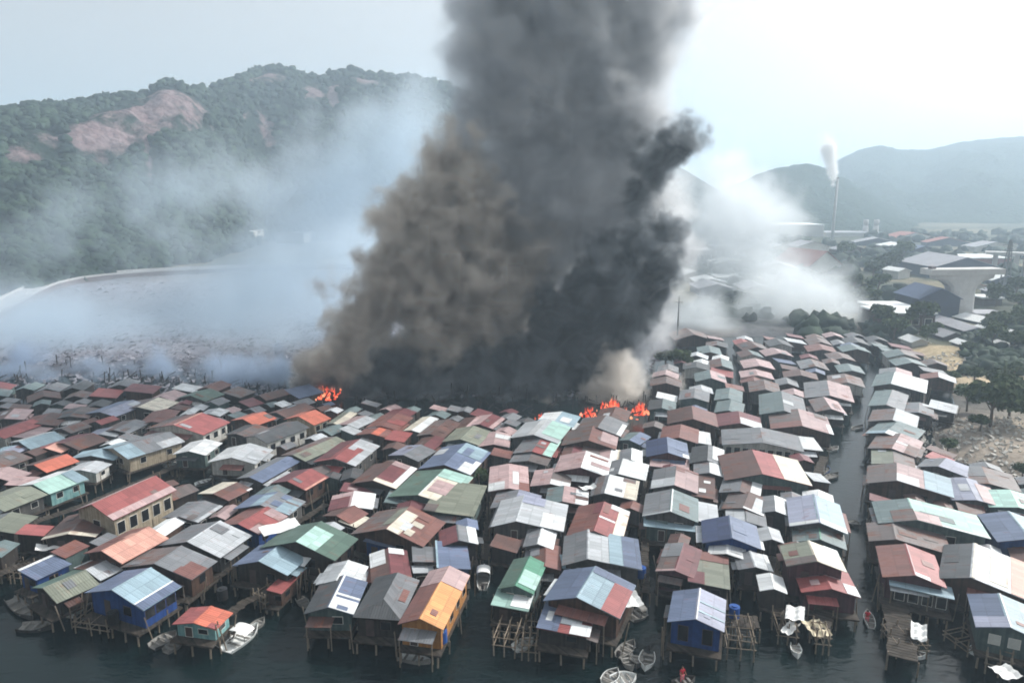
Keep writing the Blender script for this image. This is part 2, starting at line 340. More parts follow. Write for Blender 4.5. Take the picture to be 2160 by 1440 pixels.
# FL FR BR (roof corners in the photograph, turned into world positions) | eave z | type | left colour, right colour | wall | patches | extras
T = """
175,1255 310,1281 385,1234|4.3|g|sb lb|b|R,0,1,.72,1,sb;R,0,1,.7,.74,wh|pitch=.5;win=Fd,Fw,n3
70,1240 122,1271 207,1233|3.6|g|gn ol|d||pitch=.5
45,1207 74,1225 145,1192|3.6|s|sb sb|b|R,0,1,0,.12,wh|
162,1197 207,1226 258,1202|3.5|g|br pg|d|L,0,1,.85,1,wh|
175,1170 265,1184 357,1134|4.6|g|rb pe|n|R,0,1,.93,1,pe|pitch=.5
262,1195 400,1224 452,1186|4.3|g|bg gr|n|R,.25,.6,.55,1,rb;R,0,.3,.5,1,rb|pitch=.4
335,1152 465,1174 528,1130|4.3|g|gr pg|g||pitch=.45
95,1134 197,1136 243,1088|4.0|g|br br|d|L,0,.12,0,1,cr;R,0,.12,0,1,cr|pitch=.3
186,1068 216,1106 345,1044|5.2|g|rd rd|c|R,0,1,.72,1,pk;L,0,1,.1,1,pk|pitch=.7;win=Fh,n5
362,1320 458,1324 492,1290|3.2|g|rd og|t|R,0,1,0,.1,og;R,.0,.25,.6,1,rd|pitch=.3
552,1156 705,1180 752,1137|4.6|g|gn gn|d|R,0,.75,0,.5,mt|pitch=.5
495,1192 605,1213 655,1170|3.9|g|sb lb|d||pitch=.5
567,1244 592,1254 640,1207|2.6|s|rd rd|n||
745,1126 890,1152 935,1104|4.3|g|bg rb|n|R,0,.8,.02,.35,cr;R,.1,.3,.4,.6,cr;R,.45,.6,.38,.66,cr;L,.2,.9,0,.25,ol|pitch=.5
716,1103 750,1113 779,1094|3.6|s|cr cr|g||
768,1148 830,1157 846,1140|3.4|s|sb sb|b||
785,1224 868,1226 858,1168|3.8|g|br ma|n|L,.5,1,.2,1,wh;R,.8,1,0,.8,wh|pitch=.4
872,1194 936,1182 932,1152|3.8|s|gr gr|g||
872,1212 915,1205 912,1194|3.3|s|pg pg|g||
925,1196 990,1207 982,1152|3.8|s|sb sb|b|R,0,1,.0,.06,lb|
930,1149 1008,1152 1002,1120|4.0|g|ma gr|d|R,0,1,.5,1,wh|pitch=.5
668,1233 752,1237 775,1196|3.9|g|pg wh|g||pitch=.45
655,1280 735,1309 764,1242|3.8|g|dg sb|k|R,0,.33,0,1,wh;R,.4,.46,0,1,wh;R,.33,1,0,.07,wh|pitch=.5;win=Fw
748,1300 845,1306 882,1226|4.1|x|dg gr|d||pitch=.5
843,1314 935,1324 988,1217|4.3|g|rb yo|y|R,.68,1,0,1,pk;L,.66,1,0,1,pk|pitch=.62;win=Fd,Fw,n4
1052,1242 1125,1250 1152,1190|4.2|g|gn gm|k|R,.1,.55,.05,1,mt|pitch=.55
1036,1282 1114,1286 1126,1250|3.4|s|mt mt|d|R,.1,.8,.5,1,wh|pitch=.2
1105,1151 1165,1161 1173,1126|4.0|g|gr wh|g||pitch=.5
1118,1196 1182,1206 1182,1158|3.8|g|br rb|n|L,.5,1,.4,1,gr|pitch=.4
1190,1181 1352,1212 1344,1150|4.4|g|gr pg|g|R,0,1,.66,1,sb;R,.0,1,.4,.66,lb|pitch=.36;off=-.35
1188,1198 1300,1206 1290,1178|3.5|s|lb lb|g||pitch=.15
1150,1267 1305,1302 1337,1236|4.5|g|sb lb|n|R,0,.8,.56,1,rd;R,.8,1,0,1,sb|pitch=.5;off=-.1
1133,1330 1242,1340 1256,1282|3.4|s|sb rd|d|R,0,.95,0,.4,sb;R,0,.35,.62,1,wh;R,.72,.98,.66,.95,wh;R,.3,.62,.12,.24,wh|pitch=.12;win=Fw
1383,1209 1465,1214 1480,1158|4.2|g|bg ma|p|L,.5,1,0,1,gr;L,0,.06,0,1,pk|pitch=.4;win=m4
1456,1216 1536,1256 1532,1188|3.9|s|rb ol|d|R,.0,.35,.0,.4,ma;R,.72,1,.0,1,rb|pitch=.2
1410,1314 1525,1327 1529,1264|4.4|g|sb li|b|R,0,1,0,.04,wh;R,.25,.3,0,1,lb;R,.55,.6,0,1,lb|pitch=.5;win=m2,Rw
1485,1150 1602,1152 1592,1106|4.5|g|nb sb|b||pitch=.5
1357,1092 1470,1097 1470,1051|4.6|g|gr tl|g|L,.0,.05,0,1,pg;R,0,1,0,.05,wh|pitch=.5
1470,1100 1516,1108 1512,1068|4.0|s|pg pg|g||
1360,1115 1472,1120 1468,1096|3.7|s|lb lb|k||pitch=.12
1495,1166 1570,1182 1572,1152|4.0|g|wh wh|d|R,.2,.7,.2,.8,pg|pitch=.3
1562,1207 1625,1200 1612,1168|3.8|g|gr pg|d|R,0,1,.75,1,wh|pitch=.4
1198,1128 1310,1142 1326,1082|4.5|g|rb rd|n|R,.0,.9,.62,1,cr;R,.85,1,.3,1,wh;R,.45,.5,0,.6,wh;L,.6,1,0,.3,ma|pitch=.5
1675,1150 1782,1152 1776,1122|3.7|g|tl tl|k|R,0,1,0,.05,gm|pitch=.45
1668,1112 1784,1122 1768,1064|4.6|g|li lb|g|R,0,.16,0,1,wh;L,0,.1,0,1,wh;R,0,1,0,.06,sb|pitch=.5
1662,1196 1782,1204 1762,1162|5.0|g|ol cr|p|L,0,.3,0,1,bg;R,.7,1,.5,1,wh|pitch=.5
1694,1252 1810,1256 1784,1206|4.0|g|rd rd|p|R,0,.4,.55,1,wh;L,.55,1,0,1,gr;R,.5,1,0,.55,pk;L,.2,.4,.3,.6,pk|pitch=.4;win=Fd,Rw
1866,1224 1990,1230 1966,1166|4.4|g|rb rd|p|R,0,.1,0,.5,wh;R,0,1,.0,.04,pk|pitch=.45
1880,1246 2008,1254 2002,1230|3.8|s|lb lb|g||pitch=.08;win=m4
1838,1152 2000,1158 1986,1120|4.3|g|bg bg|n||pitch=.3;off=-.35
1860,1112 2078,1126 2050,1080|4.8|g|tl mt|k|L,.0,.5,0,.6,bg;R,0,.4,0,.35,pk;R,.0,.05,0,1,wh|pitch=.3;off=-.3
1985,1212 2175,1276 2170,1200|4.6|g|dg pg|n|R,0,1,.65,1,pe;R,.1,.8,.3,.6,cr;R,.0,1,0,.06,cr|pitch=.4;off=-.3;win=Fh
2062,1327 2196,1347 2168,1277|4.4|g|sb lb|k|R,0,1,0,.05,wh;L,0,.3,0,1,li|pitch=.45;win=Fs
2110,1148 2232,1152 2182,1096|4.8|g|sb lb|b||pitch=.45
2140,1190 2246,1200 2220,1148|4.0|g|br pe|d||pitch=.4
318,902 422,920 476,894|4.6|g|rb rd|w|R,0,1,0,.05,pe;L,0,1,.5,1,bg|pitch=.35;win=n3
480,890 548,895 590,880|4.0|g|og og|n||pitch=.4
608,882 655,900 689,886|4.2|g|og og|c||pitch=.5;win=n2
520,921 562,936 646,904|4.6|g|dg dg|w|L,0,1,.4,1,bg|pitch=.4;win=n4
213,947 275,967 388,932|4.2|g|gr gr|c|L,0,.35,.3,1,lb;R,0,.3,0,1,lb;R,.6,1,.5,1,pg|pitch=.35
158,963 230,976 256,960|3.6|g|lb lb|g||pitch=.3
150,991 192,1003 224,984|3.5|g|pg pg|w||pitch=.3
50,1022 98,1044 176,1014|3.9|g|wh mt|t|R,.7,1,0,1,lb|pitch=.4
-50,1058 5,1080 92,1046|3.9|g|ol ol|g||pitch=.3
58,981 92,999 158,976|3.8|g|br og|d||pitch=.4
80,946 113,961 138,949|3.6|g|rd pe|n||pitch=.4
113,934 160,952 220,931|3.9|g|ma br|d||pitch=.3
20,934 66,947 137,926|3.9|g|wh lb|g||pitch=.4
-30,916 0,928 82,898|4.1|g|ma rd|w||pitch=.4
28,921 60,930 100,908|3.5|s|pk pk|g||
193,869 235,882 300,857|4.2|g|sb li|g||pitch=.3
222,907 262,918 306,896|4.0|g|bg gr|g||pitch=.3
192,916 232,927 256,912|3.7|g|li pg|g||pitch=.3
383,837 425,850 464,835|4.0|g|gn gn|g||pitch=.4
112,907 150,914 192,900|3.8|g|gr bg|g||pitch=.4
428,872 455,882 476,870|4.0|g|pg wh|g||pitch=.3
456,967 525,987 561,957|4.1|g|wh pg|w||pitch=.4
423,1040 480,1057 528,1033|3.8|g|cr br|n|R,0,.8,.5,1,rb;R,0,1,.88,1,wh|pitch=.3
353,1087 410,1107 460,1074|3.8|g|gr gr|g|R,0,1,.8,1,pg|pitch=.3
468,1106 543,1128 601,1092|4.2|g|rb rd|b|R,.7,1,.2,1,pk;R,0,.3,.55,1,pk|pitch=.4
498,1072 606,1088 640,1060|4.1|g|sb gr|g|R,0,.8,.5,1,lb;R,.2,.5,.2,.5,sb;L,0,.8,0,.4,lb|pitch=.4
578,1017 640,1037 686,1010|4.2|g|ma rd|n|R,.0,.9,.9,1,pe|pitch=.45
508,1006 550,1020 626,977|4.0|g|gr sb|g||pitch=.4
603,957 640,975 726,937|4.1|g|bg ol|g||pitch=.35
673,968 742,988 792,947|4.3|g|rd pg|g|L,.1,1,.3,1,ma;R,0,.5,0,.6,rd|pitch=.4
756,1012 822,1038 866,997|4.4|g|br ma|d|R,0,1,.72,1,wh;R,0,.14,0,1,cr;R,.8,1,0,1,pk|pitch=.4
724,1037 780,1048 788,1030|3.6|s|ma ma|w|R,.2,.5,.2,.5,pk|
700,1068 780,1084 786,1052|3.6|g|pk wh|d|L,0,.7,.1,1,ma|pitch=.3
680,1090 742,1103 778,1082|3.8|g|br rb|n||pitch=.4
888,987 990,1002 1031,957|4.5|g|sb sb|n|R,.55,1,0,.9,lb;R,0,.35,.5,1,wh;R,.1,.5,.8,1,wh|pitch=.45
833,1038 938,1072 987,1017|4.3|g|gn cr|k|R,.7,1,0,1,mt;R,.2,.6,.1,.7,pk;R,0,1,.0,.03,wh|pitch=.3
908,1068 988,1102 1016,1038|4.2|s|ol ol|k||pitch=.22
813,1062 870,1070 881,1044|3.5|s|tl tl|g||
828,957 876,977 912,956|4.0|g|li gr|g||pitch=.35
873,942 906,955 934,931|4.0|g|br ma|n||pitch=.35
782,897 830,912 862,886|4.1|g|rb rb|n|R,.3,.6,0,1,rd|pitch=.3
766,910 801,931 827,911|3.9|g|rb og|n|R,0,1,.5,1,rb|pitch=.3
818,926 846,937 864,918|3.8|s|rd rd|n||
722,893 746,907 784,889|3.9|g|pk pg|g||pitch=.3
695,891 713,900 747,876|3.8|g|ol cr|g||pitch=.3
813,876 850,887 872,872|4.0|g|ma ma|g||pitch=.3
856,906 882,914 920,886|4.0|g|cr wh|g||pitch=.3
884,916 932,927 967,896|4.1|g|bg br|n||pitch=.35
988,896 1036,907 1062,886|4.1|g|pk ma|g|R,0,1,.7,1,pk|pitch=.4
962,901 1000,914 1024,891|3.9|g|br pk|g||pitch=.35
943,927 1001,944 1027,916|4.2|g|ol ol|k||pitch=.4
1013,937 1070,948 1074,921|4.0|g|pk pk|n|R,.5,.8,0,1,wh|pitch=.3
1078,924 1176,934 1202,902|4.4|g|pg pg|g|R,.2,1,.2,1,mt;L,0,1,.0,.3,wh|pitch=.4
1132,892 1206,903 1222,881|4.1|g|wh lb|g|R,.2,.6,.2,.7,wh|pitch=.3
1083,957 1162,963 1182,932|4.1|g|gr rd|g|R,0,1,.55,1,mt;R,0,1,.85,1,gm|pitch=.35
1076,974 1152,983 1166,957|3.8|g|gr bg|g||pitch=.3
1216,907 1306,922 1322,896|4.4|g|bg gr|g|R,0,.8,.8,1,wh|pitch=.45
1186,940 1297,947 1303,917|4.2|g|bg rb|n|R,.2,.9,.4,1,pk|pitch=.45
1183,967 1224,969 1232,940|3.9|g|br ma|g||pitch=.3
1226,968 1262,972 1266,944|3.8|s|bg bg|g||
1262,972 1308,977 1312,953|3.8|g|pk wh|w|R,0,1,.6,1,cr|pitch=.3
1170,997 1280,1003 1288,969|4.4|g|pk wh|p|R,.3,.5,.3,1,pk;R,.75,.85,.2,.9,rb|pitch=.45
1303,932 1352,935 1374,919|4.0|g|tl sb|k||pitch=.4
1308,974 1354,977 1354,953|4.1|g|gr wh|b||pitch=.45
1285,1000 1357,1018 1364,986|4.0|g|gr wh|g||pitch=.35;off=-.4
1248,1047 1340,1054 1347,1016|4.2|g|gr wh|d|R,.0,1,.6,1,cr;L,.0,1,.3,.8,bg|pitch=.35;off=-.4
1152,1060 1238,1070 1240,1038|4.1|g|tl pk|n|R,0,.9,.5,1,wh;R,.3,.5,.5,1,br|pitch=.3;off=-.2
1120,1025 1200,1030 1206,998|3.9|g|pk bg|n|R,0,.3,0,1,wh|pitch=.3
1032,1032 1115,1040 1112,990|4.1|g|pk pk|n|R,.2,.7,.2,.5,wh;R,0,.3,.5,1,rb;L,0,.3,.2,1,wh|pitch=.3
1040,1108 1185,1122 1195,1068|4.4|g|pg pg|g|R,.0,.5,.5,1,wh;R,.7,1,.0,.5,li|pitch=.35;off=-.3
1036,1072 1130,1078 1140,1046|3.9|g|gr li|g||pitch=.35
1365,962 1452,969 1447,937|4.4|g|nb sb|p|R,0,.2,.7,1,wh|pitch=.45
1372,986 1452,990 1452,966|3.6|s|pk pk|n||pitch=.1
1374,1034 1470,1036 1471,997|4.4|g|gr pk|g|L,0,.4,0,1,pg;R,.9,1,0,1,rb|pitch=.45
1460,1046 1507,1053 1507,1006|4.0|s|br br|n|R,.2,.35,.3,.6,wh;R,.6,.7,.5,.8,wh|pitch=.2
1393,930 1471,933 1473,906|4.3|g|rb rb|g||pitch=.4
1471,936 1500,938 1497,914|3.9|s|wh wh|g||
1410,894 1513,900 1507,873|4.4|g|br rb|n||pitch=.45
1513,900 1606,906 1601,881|4.3|g|ma ma|n|R,0,.5,.05,1,wh|pitch=.4
1457,978 1526,981 1526,949|4.2|g|dg gr|g|R,.2,1,.3,1,wh|pitch=.45
1464,1003 1529,1005 1527,982|4.0|g|gr wh|g||pitch=.4
1531,1006 1712,1030 1682,978|4.6|g|br rd|k|R,0,1,.45,1,cr|pitch=.36;off=-.15
1527,938 1692,952 1680,920|4.6|g|gr gr|w||pitch=.25;win=m9
1517,1043 1602,1046 1608,1012|4.1|g|gr br|g|R,.0,1,.5,1,wh|pitch=.4
1522,1078 1611,1083 1622,1050|4.0|g|bg br|n|R,0,.8,.4,1,pg;R,.0,.1,0,1,wh|pitch=.4
1533,1103 1616,1111 1612,1083|3.9|g|pg gr|g||pitch=.3
1630,942 1736,954 1716,927|4.0|s|pk wh|n||pitch=.2
1628,903 1756,918 1742,882|4.4|g|bg pk|n|L,0,.3,0,1,rb;R,0,.5,.85,1,wh|pitch=.35
1604,873 1702,883 1692,842|4.4|g|tl gr|k||pitch=.45
1700,838 1800,849 1790,817|4.2|g|gr pk|g||pitch=.35
1606,1083 1664,1086 1660,1054|4.1|g|gr wh|d||pitch=.45
1848,808 1946,836 1950,810|4.6|g|tl wh|g||pitch=.35;off=-.3
1832,858 1906,864 1916,833|4.3|g|tl gr|k||pitch=.4
1832,891 1932,901 1937,877|4.2|g|bg pg|g||pitch=.4
1826,917 1928,932 1952,907|4.2|g|tl tl|g|R,0,.25,0,1,wh;L,0,.2,0,1,lb|pitch=.35;off=-.2
1832,946 1930,963 1946,932|4.2|g|bg pk|n|R,.4,.5,0,.6,wh;R,0,.5,.5,1,br|pitch=.35
1840,975 1930,994 1925,962|4.1|g|ol bg|g||pitch=.3
1932,995 2062,1003 2076,986|4.2|g|gr li|g|R,0,1,.8,1,pk|pitch=.35;off=-.3
1830,1024 2007,1044 2000,1006|4.6|g|bg pk|n|R,0,.4,.0,.4,wh;R,.0,1,.5,1,lb|pitch=.35;off=-.3
2008,1054 2108,1068 2082,1022|4.2|g|li li|g|R,0,.8,.3,1,pk|pitch=.3
2020,1018 2152,1038 2132,1002|4.1|g|bg bg|g|L,.4,1,0,1,gr|pitch=.25
2090,1073 2204,1083 2182,1047|4.2|g|mt mt|k||pitch=.3
1958,864 2016,872 2020,856|3.8|s|pg pg|g||
1908,867 1966,882 1966,861|3.9|g|gr gr|g||pitch=.3
-70,975 -5,992 60,968|3.8|g|gr bg|g||pitch=.3
-60,1006 20,1018 60,1000|3.6|g|pk pk|d||pitch=.3
20,1022 52,1030 75,1012|3.4|s|pk pk|n||
-30,960 10,968 55,948|3.8|g|lb li|g||pitch=.3
-20,885 40,893 60,872|3.8|g|br pk|g||pitch=.3
45,898 110,903 140,880|3.8|g|rb br|g||pitch=.3
120,880 175,888 200,868|3.8|g|dg bg|g||pitch=.3
255,862 330,872 370,852|3.8|g|bg cr|g||pitch=.3
300,890 345,898 372,872|3.9|g|rb rb|g||pitch=.3
480,915 520,925 560,905|3.9|g|dg bg|g||pitch=.3
-60,1115 10,1135 60,1100|3.7|g|gr ol|d||pitch=.3
"""
def parse(line):
    a = [x.strip() for x in line.split('|')]
    P = [tuple(float(k) for k in q.split(',')) for q in a[0].split()]
    cl, cr = a[3].split()
    patches = []
    for q in a[5].split(';'):
        if q:
            s = q.split(','); patches.append((s[0], float(s[1]), float(s[2]), float(s[3]), float(s[4]), s[5]))
    kw = {}
    for q in a[6].split(';'):
        if q:
            k, v = q.split('=')
            kw[k] = tuple(v.split(',')) if k == 'win' else float(v)
    return P, float(a[1]), a[2], cl, cr, a[4], patches, kw
for line in T.strip().splitlines():
    P, ze, typ, cl, cr, wall, patches, kw = parse(line)
    zz = (ze * .88 if ze < 5 else ze) + R.uniform(-.06, .06)
    cen, rz, w, d = rect_from(*P, zz); w *= 1.05; d *= 1.07
    vm = max(p[1] for p in P)
    kw.setdefault('pitch', .35)
    house(cen, rz, w, d, zz, typ, cl, cr, wall, detail=2 if vm > 1095 else 1, patches=patches, zf=1.45 if ze > 2.9 else .8, **kw)
N_TRACED = len(HOUSES)

# ---- the crowded rest of the village: fill free ground between the surveyed houses
def inpoly(x, y, P):
    c = False; j = len(P) - 1
    for i in range(len(P)):
        if (P[i][1] > y) != (P[j][1] > y) and x < (P[j][0] - P[i][0]) * (y - P[i][1]) / (P[j][1] - P[i][1]) + P[i][0]: c = not c
        j = i
    return c
def corners(c, m=0.0):
    x, y, a, w, d = c; ca, sa = math.cos(a), math.sin(a); w += m; d += m
    return [(x + ca * i * w / 2 - sa * j * d / 2, y + sa * i * w / 2 + ca * j * d / 2) for i, j in ((-1, -1), (1, -1), (1, 1), (-1, 1))]
def overlap(a, b, m):
    if math.hypot(a[0] - b[0], a[1] - b[1]) > (math.hypot(a[3], a[4]) + math.hypot(b[3], b[4])) / 2 + m: return False
    A, B = corners(a, m), corners(b)
    for c in (a[2], b[2]):
        for ax in ((math.cos(c), math.sin(c)), (-math.sin(c), math.cos(c))):
            pa = [p[0] * ax[0] + p[1] * ax[1] for p in A]; pb = [p[0] * ax[0] + p[1] * ax[1] for p in B]
            if max(pa) < min(pb) or max(pb) < min(pa): return False
    return True
FILL = [
    ([(1388, 893), (1400, 800), (1440, 762), (1500, 718), (1830, 712), (1840, 740), (1815, 775), (1765, 815), (1735, 872), (1610, 900)], 900, -.24, 'gr tl bg br rb dg pk gr tl bg dg', (5.2, 7.6), (5.6, 8.5)),
    ([(1845, 985), (1838, 870), (1858, 770), (1900, 730), (1990, 775), (1995, 850), (1955, 880), (1945, 980)], 500, -.2, 'gr tl bg pk gr tl pg rb', (6, 9), (5, 7)),
    ([(-90, 1010), (-90, 868), (300, 842), (640, 858), (700, 880), (1060, 876), (1360, 868), (1370, 905), (1080, 945), (800, 930), (700, 950), (420, 945), (300, 950), (60, 1000)], 1500, -.75, 'gr bg pg br rb pk ma lb wh dg', (4.5, 7), (5.5, 9)),
    ([(690, 1010), (1010, 900), (1380, 900), (1390, 1060), (1040, 1100), (760, 1060)], 500, -.35, 'gr wh bg br rb pk pg', (3.5, 5.5), (3.5, 6)),
    ([(2000, 1020), (2240, 1060), (2300, 1240), (2140, 1120), (2020, 1060)], 120, -.35, 'gr li tl bg', (6, 8), (6, 8)),
]
for poly, n, a0, cols, wr, dr in FILL:
    cols = cols.split(); PW = [tuple(W(*p, 4.2)[:2]) for p in poly]
    xs = [p[0] for p in PW]; ys = [p[1] for p in PW]
    for k in range(n):
        if len(HOUSES) >= 296: break
        x, y = R.uniform(min(xs), max(xs)), R.uniform(min(ys), max(ys))
        if not inpoly(x, y, PW): continue
        a = a0
        near = min(FOOT, key=lambda c: (c[0] - x) ** 2 + (c[1] - y) ** 2)
        if math.hypot(near[0] - x, near[1] - y) < 22: a = near[2]
        a += R.uniform(-.09, .09)
        c = (x, y, a, R.uniform(*wr), R.uniform(*dr))
        if any(overlap(c, b, .1 if y > 140 else .2) for b in FOOT): continue
        cl = R.choice(cols); cr = cl if R.random() < .6 else R.choice(cols)
        pt = []
        for _ in range(R.choice((0, 0, 1, 2))):
            a1 = R.uniform(0, .6); s1 = R.uniform(0, .5)
            pt.append((R.choice('LR'), a1, a1 + R.uniform(.2, .4), s1, min(1, s1 + R.uniform(.25, .5)), R.choice(cols + [cl, cr, 'pg'])))
        house(Vector((x, y, 0)), a, c[3], c[4], 3.6 + R.uniform(-.4, .4), 'g', cl, cr, R.choice('gdnkgw'), zf=1.45, detail=0 if y > 135 else 1, patches=pt, pitch=R.uniform(.35, .5))
print('HOUSES', N_TRACED, len(HOUSES))

# ---- low shacks squeezed into the gaps
def proj(p):
    d = Vector(p) - Vector((0, 0, H)); z = d.y * cp - d.z * sp
    return 1080 + F * d.x / z, 720 - F * (d.y * sp + d.z * cp) / z
OPEN = [([(1822, 790), (1792, 860), (1782, 930), (1772, 1010), (1800, 1100), (1815, 1200), (1838, 1340)], 46), ([(1358, 920), (1356, 1100), (1368, 1360)], 13), ([(1035, 1010), (1020, 1180), (1015, 1340)], 15), ([(-40, 1130), (230, 1020), (400, 985), (470, 935)], 32),
        ([(360, 1290), (500, 1190), (690, 1065), (745, 1040)], 12), ([(640, 1300), (660, 1225), (745, 1150)], 10), ([(1545, 1340), (1540, 1260)], 14), ([(1645, 1330), (1640, 1100)], 12), ([(0, 1230), (230, 1110), (330, 1090)], 16), ([(400, 1010), (480, 1010)], 26)]
def near_open(u, v):
    for L, hw in OPEN:
        for a, b in zip(L, L[1:]):
            dx, dy = b[0] - a[0], b[1] - a[1]; q = max(0, min(1, ((u - a[0]) * dx + (v - a[1]) * dy) / (dx * dx + dy * dy)))
            if math.hypot(u - a[0] - q * dx, v - a[1] - q * dy) < hw + 6: return True
    return False
SHACKS = []
Z1 = [(-60, 1120), (-60, 850), (700, 850), (1380, 890), (1840, 870), (1990, 960), (2240, 1040), (2240, 1290), (2050, 1290), (1850, 1250), (1780, 1240), (1640, 1250), (1540, 1230), (1380, 1230), (1330, 1230), (1130, 1230), (900, 1200), (760, 1220), (640, 1190), (480, 1210), (330, 1200), (60, 1230)]
Z2 = [(-120, 868), (-120, 822), (300, 815), (640, 828), (700, 860), (640, 866), (300, 850)]
Z3 = [(1385, 880), (1400, 780), (1500, 716), (1830, 710), (1990, 770), (1960, 880), (1840, 880), (1740, 880), (1560, 890)]
for poly, n, lim, sz in ((Z3, 2600, 75, (3.5, 6)), (Z1, 5200, 235, (2.2, 4.2)), (Z2, 900, 292, (4, 6.5))):
    PW = [tuple(W(*p, 3)[:2]) for p in poly]; xs = [p[0] for p in PW]; ys = [p[1] for p in PW]
    for k in range(n):
        if len(SHACKS) >= lim: break
        x, y = R.uniform(min(xs), max(xs)), R.uniform(min(ys), max(ys))
        if not inpoly(x, y, PW) or near_open(*proj((x, y, 2))): continue
        near = min(FOOT, key=lambda c: (c[0] - x) ** 2 + (c[1] - y) ** 2); a = near[2] + R.uniform(-.12, .12)
        c = (x, y, a, R.uniform(*sz), R.uniform(*sz))
        if any(overlap(c, b, -.5) for b in FOOT): continue
        cl = R.choice('gr bg br rb tl pg dg pk gr ma wh sb rd'.split())
        house(Vector((x, y, 0)), a, c[3], c[4], R.uniform(2.9, 3.5), R.choice('sgg'), cl, cl, R.choice('gdndk'), zf=1.4, detail=0, pitch=.5, kind='shack', LIST=SHACKS)
print('SHACKS', len(SHACKS))

# ---- labels: every house by its roof and its place in its row, counted from the open water
SEP = [[(-300, 1300), (-40, 1160), (250, 1050), (420, 950), (620, 870), (700, 840)],
       [(60, 1215), (130, 1170), (240, 1125), (340, 1080), (470, 1010), (540, 985), (620, 940), (700, 905), (760, 860)],
       [(60, 1330), (160, 1238), (235, 1205), (300, 1178), (370, 1125), (450, 1095), (500, 1050), (570, 1010), (640, 975), (740, 915), (800, 870)],
       [(300, 1340), (400, 1240), (500, 1170), (650, 1080), (750, 1020), (830, 950), (900, 900), (930, 860)],
       [(640, 1320), (650, 1240), (700, 1190), (750, 1150), (745, 1110), (800, 1060), (835, 1010), (880, 960), (930, 930), (970, 870)],
       [(1010, 1330), (1018, 1180), (1020, 1080), (1030, 1000), (1075, 920), (1110, 860)],
       [(1150, 1340), (1160, 1230), (1183, 1150), (1195, 1080), (1170, 1000), (1180, 940), (1215, 860)],
       [(1360, 1340), (1355, 1100), (1358, 920), (1390, 860), (1400, 700)],
       [(1550, 1340), (1480, 1140), (1515, 1000), (1510, 860), (1520, 700)],
       [(1640, 1340), (1640, 1050), (1620, 950), (1610, 860), (1610, 700)],
       [(1840, 1340), (1815, 1000), (1825, 860), (1850, 760), (1840, 700)],
       [(2030, 1400), (2020, 1240), (2000, 1100), (1950, 1000), (1940, 900), (1950, 700)]]
ROWN = ['beyond the far left canal', 'fronting the far left canal', 'beside the peach roof', 'in the light blue house row', 'in the green mint roof row',
        'in the orange front house row', 'in the mint front house row', 'in the red patched house row', 'in the blue walled house row',
        'in the navy roof row', "along the canal's left bank", "along the canal's right bank", 'in the rightmost block']
ORD = 'first second third fourth fifth sixth seventh eighth ninth tenth eleventh twelfth thirteenth fourteenth fifteenth sixteenth seventeenth eighteenth nineteenth twentieth'.split()
ORD += ['twenty-' + x for x in ORD[:9]] + ['thirtieth'] + ['thirty-' + x for x in ORD[:9]] + ['fortieth'] + ['forty-' + x for x in ORD[:9]] + ['fiftieth'] + ['fifty-' + x for x in ORD[:9]] + ['sixtieth'] + ['sixty-' + x for x in ORD[:9]]
def label_all(LST, noun, cat, grp):
    rows = {}
    for h in LST:
        u, v = proj((h[1].x, h[1].y, 4))
        def sx(S):
            S = sorted(S, key=lambda p: -p[1])
            if v >= S[0][1]: return S[0][0]
            if v <= S[-1][1]: return S[-1][0]
            for p, q in zip(S, S[1:]):
                if p[1] >= v >= q[1]: return p[0] + (q[0] - p[0]) * (p[1] - v) / max(1e-6, p[1] - q[1])
        r = sum(1 for S in SEP if u > sx(S)); rows.setdefault(r, []).append((-v, u, h))
    for r, L in rows.items():
        L.sort(key=lambda q: (q[0], q[1]))
        for i, (_, _, h) in enumerate(L):
            root, cen, w, d, typ, cl, cr, wall, pt = h
            n1, n2 = PAL[cl][0], PAL[cr][0]
            ds = n1 if cl == cr else (n2 if len(n1.split()) + len(n2.split()) > 2 else n1 + ' and ' + n2)
            tag(root, f"{ds} roofed {noun}, {ORD[i]} from open water {ROWN[r]}", cat, grp)
label_all(HOUSES, 'stilt house', 'house', 'stilt houses crowded over the water')
label_all(SHACKS, 'low shack', 'shack', 'low shacks squeezed between the stilt houses')
# ---------------------------------------------------------------- noise helpers (numpy value noise)
def vnoise(x, y, seed=0):
    x = np.asarray(x, float); y = np.asarray(y, float)
    xi = np.floor(x).astype(np.int64); yi = np.floor(y).astype(np.int64); xf = x - xi; yf = y - yi
    xf = xf * xf * (3 - 2 * xf); yf = yf * yf * (3 - 2 * yf)
    def h(a, b):
        n = (a * 374761393 + b * 668265263 + seed * 1442695041) & 0xffffffff
        n = ((n ^ (n >> 13)) * 1274126177) & 0xffffffff
        return ((n ^ (n >> 16)) & 0xffff) / 65535.0
    return (h(xi, yi) * (1 - xf) + h(xi + 1, yi) * xf) * (1 - yf) + (h(xi, yi + 1) * (1 - xf) + h(xi + 1, yi + 1) * xf) * yf
def fbm(x, y, o=4, seed=0):
    s = 0; a = .5; t = 0
    for i in range(o):
        s = s + a * vnoise(x * 2 ** i, y * 2 ** i, seed + i); t += a; a *= .5
    return s / t
